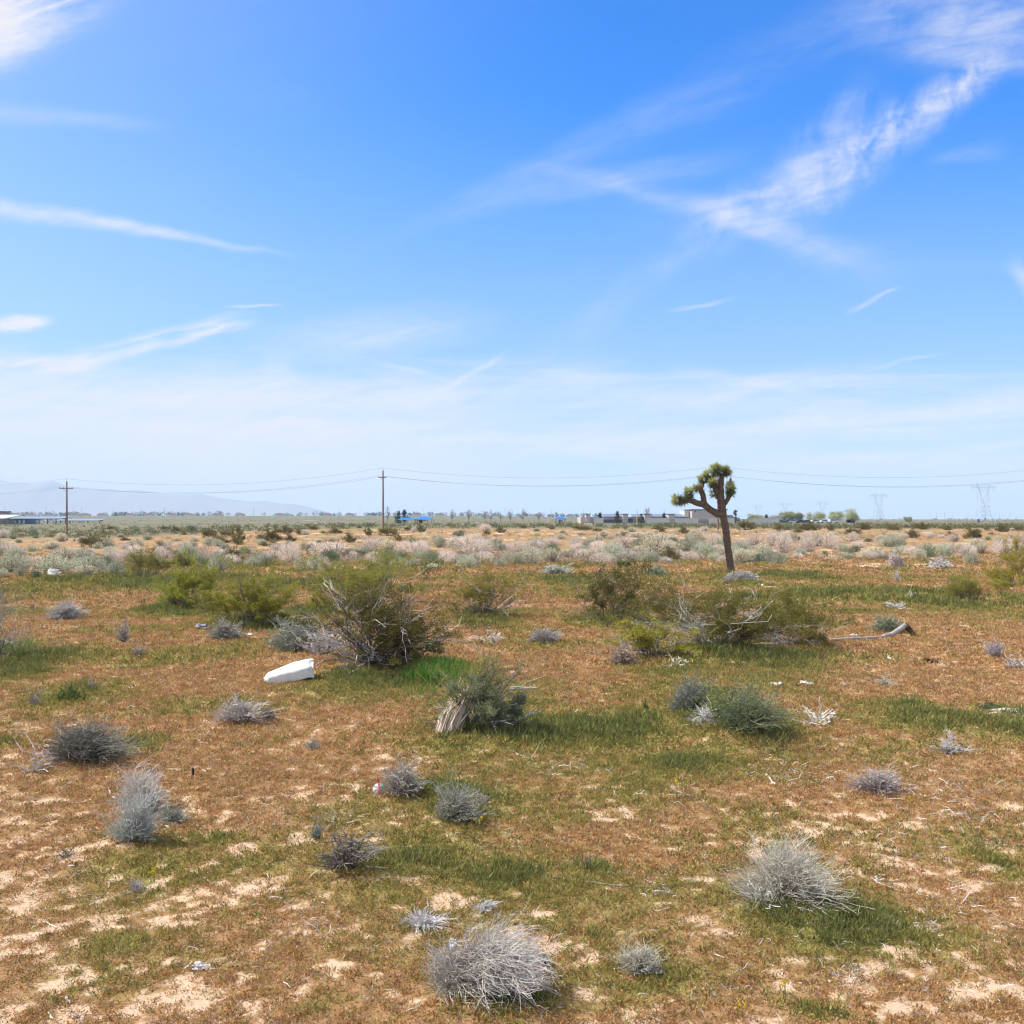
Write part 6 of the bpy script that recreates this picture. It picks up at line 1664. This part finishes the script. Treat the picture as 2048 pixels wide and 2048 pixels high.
def sky():
    w = bpy.data.worlds.new('World'); SC.world = w; w.use_nodes = True
    nt = w.node_tree; nt.nodes.clear(); Lk = nt.links.new

    class E:
        def __init__(s, o): s.o = o

        @staticmethod
        def op(k, *a, clamp=False):
            n = nt.nodes.new('ShaderNodeMath'); n.operation = k; n.use_clamp = clamp
            for i, q in enumerate(a):
                if isinstance(q, E): Lk(q.o, n.inputs[i])
                else: n.inputs[i].default_value = float(q)
            return E(n.outputs[0])
        def __add__(s, b): return E.op('ADD', s, b)
        __radd__ = __add__
        def __sub__(s, b): return E.op('SUBTRACT', s, b)
        def __rsub__(s, b): return E.op('SUBTRACT', b, s)
        def __mul__(s, b): return E.op('MULTIPLY', s, b)
        __rmul__ = __mul__
        def __truediv__(s, b): return E.op('DIVIDE', s, b)

    def ss(x, a, b, lo=0., hi=1.):
        n = nt.nodes.new('ShaderNodeMapRange'); n.interpolation_type = 'SMOOTHSTEP'
        n.inputs['From Min'].default_value = a; n.inputs['From Max'].default_value = b; n.inputs['To Min'].default_value = lo; n.inputs['To Max'].default_value = hi
        Lk(x.o, n.inputs['Value']); return E(n.outputs[0])

    tc = nt.nodes.new('ShaderNodeTexCoord'); sp = nt.nodes.new('ShaderNodeSeparateXYZ'); Lk(tc.outputs['Generated'], sp.inputs[0])
    dx, dy, dz = (E(sp.outputs[i]) for i in range(3))
    dyc = E.op('MAXIMUM', dy, .08)
    # sky coordinates: tangent of azimuth and of elevation seen towards +Y
    U0 = dx / dyc; V0 = dz / dyc

    def noise(u, v, su, sv, detail=5, rough=.6, off=0., dist=0.):
        cb = nt.nodes.new('ShaderNodeCombineXYZ')
        Lk((u * su).o, cb.inputs[0]); Lk((v * sv).o, cb.inputs[1]); cb.inputs[2].default_value = off
        n = nt.nodes.new('ShaderNodeTexNoise'); n.inputs['Scale'].default_value = 1; n.inputs['Detail'].default_value = detail; n.inputs['Roughness'].default_value = rough; n.inputs['Distortion'].default_value = dist
        Lk(cb.outputs[0], n.inputs['Vector']); return E(n.outputs[0])

    wa = noise(U0, V0, 5, 7, 4, .55, 3.) - .5; wb = noise(U0, V0, 6, 9, 4, .55, 8.) - .5
    Uw = U0 + wa * .05; Vw = V0 + wb * .03
    q = lambda px, py: ((px - 1024) / F, (HZ - py) / F)

    def rot(u, v, c, ang):
        ca, sa = math.cos(ang), math.sin(ang); a = u - c[0]; b = v - c[1]
        return a * ca + b * sa, b * ca - a * sa

    layers = []

    def band(p0, p1, w0, w1, k, f0=.15, f1=.2, tex=None, soft=1.0, warp=True):
        """a streak from p0 to p1 in sky coordinates, half widths w0 -> w1"""
        a, b = q(*p0), q(*p1); Ln = math.hypot(b[0] - a[0], b[1] - a[1]); ang = math.atan2(b[1] - a[1], b[0] - a[0])
        s, t = rot(Uw if warp else U0, Vw if warp else V0, a, ang); s = s / Ln
        wd = (s * ((w1 - w0) / F) + w0 / F)
        d = E.op('ABSOLUTE', t) / E.op('MAXIMUM', wd, .001)
        m = ss(d, 1.0, max(0.0, 1 - soft)) * ss(s, -f0, f0) * ss(s, 1 + f1, 1 - f1)
        if tex:
            su, sv, lo, hi, o, tilt = tex
            s2, t2 = rot(U0, V0, a, ang + tilt); n = noise(s2, t2, su, sv, 6, .62, o, .3); m = m * ss(n, lo, hi)
        layers.append(m * k)

    def blob(c, rx, ry, k, ang=0., tex=None, inner=0.):
        s, t = rot(Uw, Vw, q(*c), ang); d = E.op('SQRT', (s * (F / rx)) * (s * (F / rx)) + (t * (F / ry)) * (t * (F / ry)))
        m = ss(d, 1., inner)
        if tex:
            su, sv, lo, hi, o, tl = tex; s2, t2 = rot(U0, V0, q(*c), tl); m = m * ss(noise(s2, t2, su, sv, 6, .62, o, .3), lo, hi)
        layers.append(m * k)

    # bright wispy cloud in the upper left
    blob((40, 0), 330, 150, 1.25, .42, (9, 34, .28, .62, 11., .32), .15)
    blob((-20, 60), 180, 110, 1.0, .5, None, .0)
    # soft contrail on the left, small lens cloud, wavy streak
    band((-60, 412), (480, 492), 34, 12, .62, .2, .35, (7, 40, .15, .6, 4., 0))
    band((-40, 215), (260, 245), 34, 24, .22, .2, .4)
    blob((38, 654), 84, 25, 1.0, .12, (8, 60, .2, .5, 7., .1), .3)
    band((-80, 742), (190, 726), 26, 22, 1.0, .1, .25, (9, 60, .22, .5, 13., .1), .8)
    band((110, 728), (490, 640), 20, 34, .95, .2, .12, (10, 70, .30, .6, 15., .05), .9)
    band((470, 608), (550, 602), 5, 5, .5, .3, .3)
    # white bank low on the left fading to the right
    bank = ss(V0 + wb * .03 - noise(U0, V0, 3.6, 34, 6, .66, 21., .5) * .10, .125, .045) * ss(U0, .12, -.22) * ss(noise(U0, V0, 2.2, 26, 6, .62, 5., .3), .16, .52)
    layers.append(bank * .98)
    blob((560, 745), 70, 70, .55, .3, (30, 12, .3, .6, 23., .9), 0.)
    band((850, 800), (1000, 712), 8, 10, .55, .2, .25, (9, 50, .25, .6, 25., 0))
    blob((760, 665), 340, 70, .55, .08, (5, 26, .15, .6, 63., .1), 0.)
    blob((300, 820), 520, 90, .45, .03, (4, 30, .2, .6, 64., .05), 0.)
    blob((1250, 770), 420, 70, .42, -.06, (5, 28, .25, .62, 65., .15), 0.)
    band((760, 725), (900, 760), 10, 8, .3, .3, .3)
    # streaky cirrus veils over the horizon, right side
    veil = ss(noise(U0 + V0 * 1.8, V0, 2.0, 30, 6, .6, 31., .5), .36, .66) * ss(V0, .16, .09) * ss(V0, .0, .02)
    layers.append(veil * .70)
    veil2 = ss(noise(U0 - V0 * 1.2, V0, 3.4, 46, 6, .64, 91., .6), .44, .70) * ss(V0, .19, .12) * ss(V0, .01, .05) * ss(U0, -.36, -.1)
    layers.append(veil2 * .5)
    band((1180, 845), (1680, 745), 22, 40, .45, .3, .4, (4, 40, .2, .6, 33., 0))
    band((1050, 905), (2150, 800), 16, 56, .68, .35, .2, (3, 46, .25, .55, 35., .0))
    band((1700, 912), (2150, 872), 10, 20, .6, .3, .2, (4, 50, .2, .5, 37., 0))
    band((1380, 735), (1600, 790), 22, 16, .3, .3, .4)
    # the large old contrail on the right with its rippled edge, and its faint tail
    band((1990, 118), (1600, 400), 62, 92, .78, .06, .14, (26, 40, .24, .72, 41., .6), 1.0)
    band((1680, 335), (1400, 470), 74, 84, .58, .2, .30, (22, 34, .24, .72, 42., .5), 1.0)
    band((1740, 180), (1560, 400), 70, 80, .30, .25, .3, (18, 34, .3, .7, 45., .5))
    band((1440, 430), (1110, 700), 40, 60, .20, .25, .3, (20, 30, .25, .7, 47., .6))
    # the contrail crossing it
    band((1130, 350), (1560, 450), 26, 44, .42, .45, .25, (6, 40, .15, .75, 51., .05))
    band((1420, 415), (1720, 530), 40, 70, .50, .3, .45, (10, 34, .15, .75, 52., .05))
    # faint broad veils at the top right
    band((860, 440), (1900, -30), 40, 130, .26, .3, .3, (3, 9, .3, .75, 55., 0))
    band((1000, 400), (1420, 330), 40, 40, .22, .4, .4)
    blob((1930, 30), 380, 140, .55, -.1, (11, 20, .25, .66, 57., .3), 0.)
    band((1820, 90), (2120, 140), 34, 30, .3, .3, .2, (10, 26, .25, .6, 58., .3))
    band((1700, 618), (1790, 575), 12, 6, .4, .4, .2, (9, 40, .2, .6, 59., 0)); band((1350, 618), (1450, 600), 9, 7, .4, .3, .4, (9, 40, .2, .6, 61., 0)); band((2020, 530), (2070, 600), 30, 24, .4, .4, .2)
    band((1730, 735), (1880, 700), 7, 6, .28, .3, .3); band((1740, 818), (1860, 822), 5, 5, .35, .3, .3)
    band((2000, 300), (1880, 320), 30, 20, .14, .3, .3)
    # general thin high cirrus, also for the rest of the sky
    zc = E.op('MAXIMUM', dz, .03)
    layers.append(ss(noise(dx / zc, dy / zc, .55, .9, 6, .6, 71., .6), .46, .80) * ss(dz, .05, .3) * .06)
    # added white veil overhead and behind, out of view, lifts and whitens the fill
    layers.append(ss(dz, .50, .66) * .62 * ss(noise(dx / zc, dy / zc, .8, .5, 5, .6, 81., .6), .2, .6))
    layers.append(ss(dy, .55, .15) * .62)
    smooth_layers = []
    n0_ = len(layers)
    # whitening towards the horizon and towards the sun
    layers.append(ss(V0, .44, .04) * .36)
    layers.append(ss(V0, .17, .0) * .58)
    layers.append(ss(U0 - V0 * .25, .02, -.85) * .33)
    smooth_layers = layers[n0_:]
    fib = noise(U0 * .9 + V0 * .45, V0 - U0 * .25, 9, 60, 8, .68, 95., .8); fib2 = noise(U0, V0, 46, 110, 6, .66, 97., .4)
    tex_ = ss(fib, .28, .66) * .55 + ss(fib2, .3, .7) * .25 + .42
    inv = None
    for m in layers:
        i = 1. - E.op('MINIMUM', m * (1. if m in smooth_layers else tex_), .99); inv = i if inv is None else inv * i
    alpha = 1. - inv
    sk = nt.nodes.new('ShaderNodeTexSky'); sk.sky_type = 'NISHITA'; sk.sun_disc = False
    sk.sun_elevation = EL; sk.sun_rotation = AZ; sk.altitude = 700; sk.air_density = 1.0; sk.dust_density = .35; sk.ozone_density = 2.2
    hs = nt.nodes.new('ShaderNodeHueSaturation'); hs.inputs['Saturation'].default_value = 1.25; hs.inputs['Value'].default_value = 1.0
    Lk(sk.outputs[0], hs.inputs['Color'])
    b1 = nt.nodes.new('ShaderNodeBackground'); b1.inputs['Strength'].default_value = .14
    tn = nt.nodes.new('ShaderNodeVectorMath'); tn.operation = 'MULTIPLY'; Lk(hs.outputs[0], tn.inputs[0])
    tm = nt.nodes.new('ShaderNodeMix'); tm.data_type = 'VECTOR'; Lk(ss(V0, .0, .34).o, tm.inputs['Factor'])
    va = [i for i in tm.inputs if i.type == 'VECTOR']; va[-2].default_value = (.05, .48, .88); va[-1].default_value = (.0, .66, 1.12)
    Lk([o for o in tm.outputs if o.type == 'VECTOR'][0], tn.inputs[1]); Lk(tn.outputs[0], b1.inputs[0])
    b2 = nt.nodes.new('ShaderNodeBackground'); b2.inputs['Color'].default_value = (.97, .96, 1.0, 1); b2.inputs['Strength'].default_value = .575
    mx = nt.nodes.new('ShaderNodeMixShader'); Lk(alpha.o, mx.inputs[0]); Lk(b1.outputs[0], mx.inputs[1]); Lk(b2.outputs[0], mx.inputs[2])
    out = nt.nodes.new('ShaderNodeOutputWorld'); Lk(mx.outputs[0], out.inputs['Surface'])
    w.cycles.sampling_method = 'MANUAL'; w.cycles.sample_map_resolution = 512


sky()

# ------------------------------------------------------------------ camera and view
cam = bpy.data.cameras.new('camera'); cam.sensor_fit = 'HORIZONTAL'; cam.sensor_width = 36; cam.lens = 36
cam.shift_y = (HZ - 1024) / 2048; cam.clip_start = .1; cam.clip_end = 60000
co = bpy.data.objects.new('camera', cam); C.objects.link(co)
co.location = (0, 0, H); co.rotation_euler = (math.radians(90), 0, 0)
SC.camera = co
SC.view_settings.view_transform = 'Standard'; SC.view_settings.look = 'None'; SC.view_settings.exposure = 0.70; SC.view_settings.gamma = 1
SC.cycles.use_denoising = True; SC.cycles.use_adaptive_sampling = True; SC.cycles.adaptive_threshold = .012; SC.cycles.filter_width = 1.25
SC.cycles.volume_bounces = 2; SC.cycles.max_bounces = 6; SC.cycles.diffuse_bounces = 3; SC.cycles.transparent_max_bounces = 8
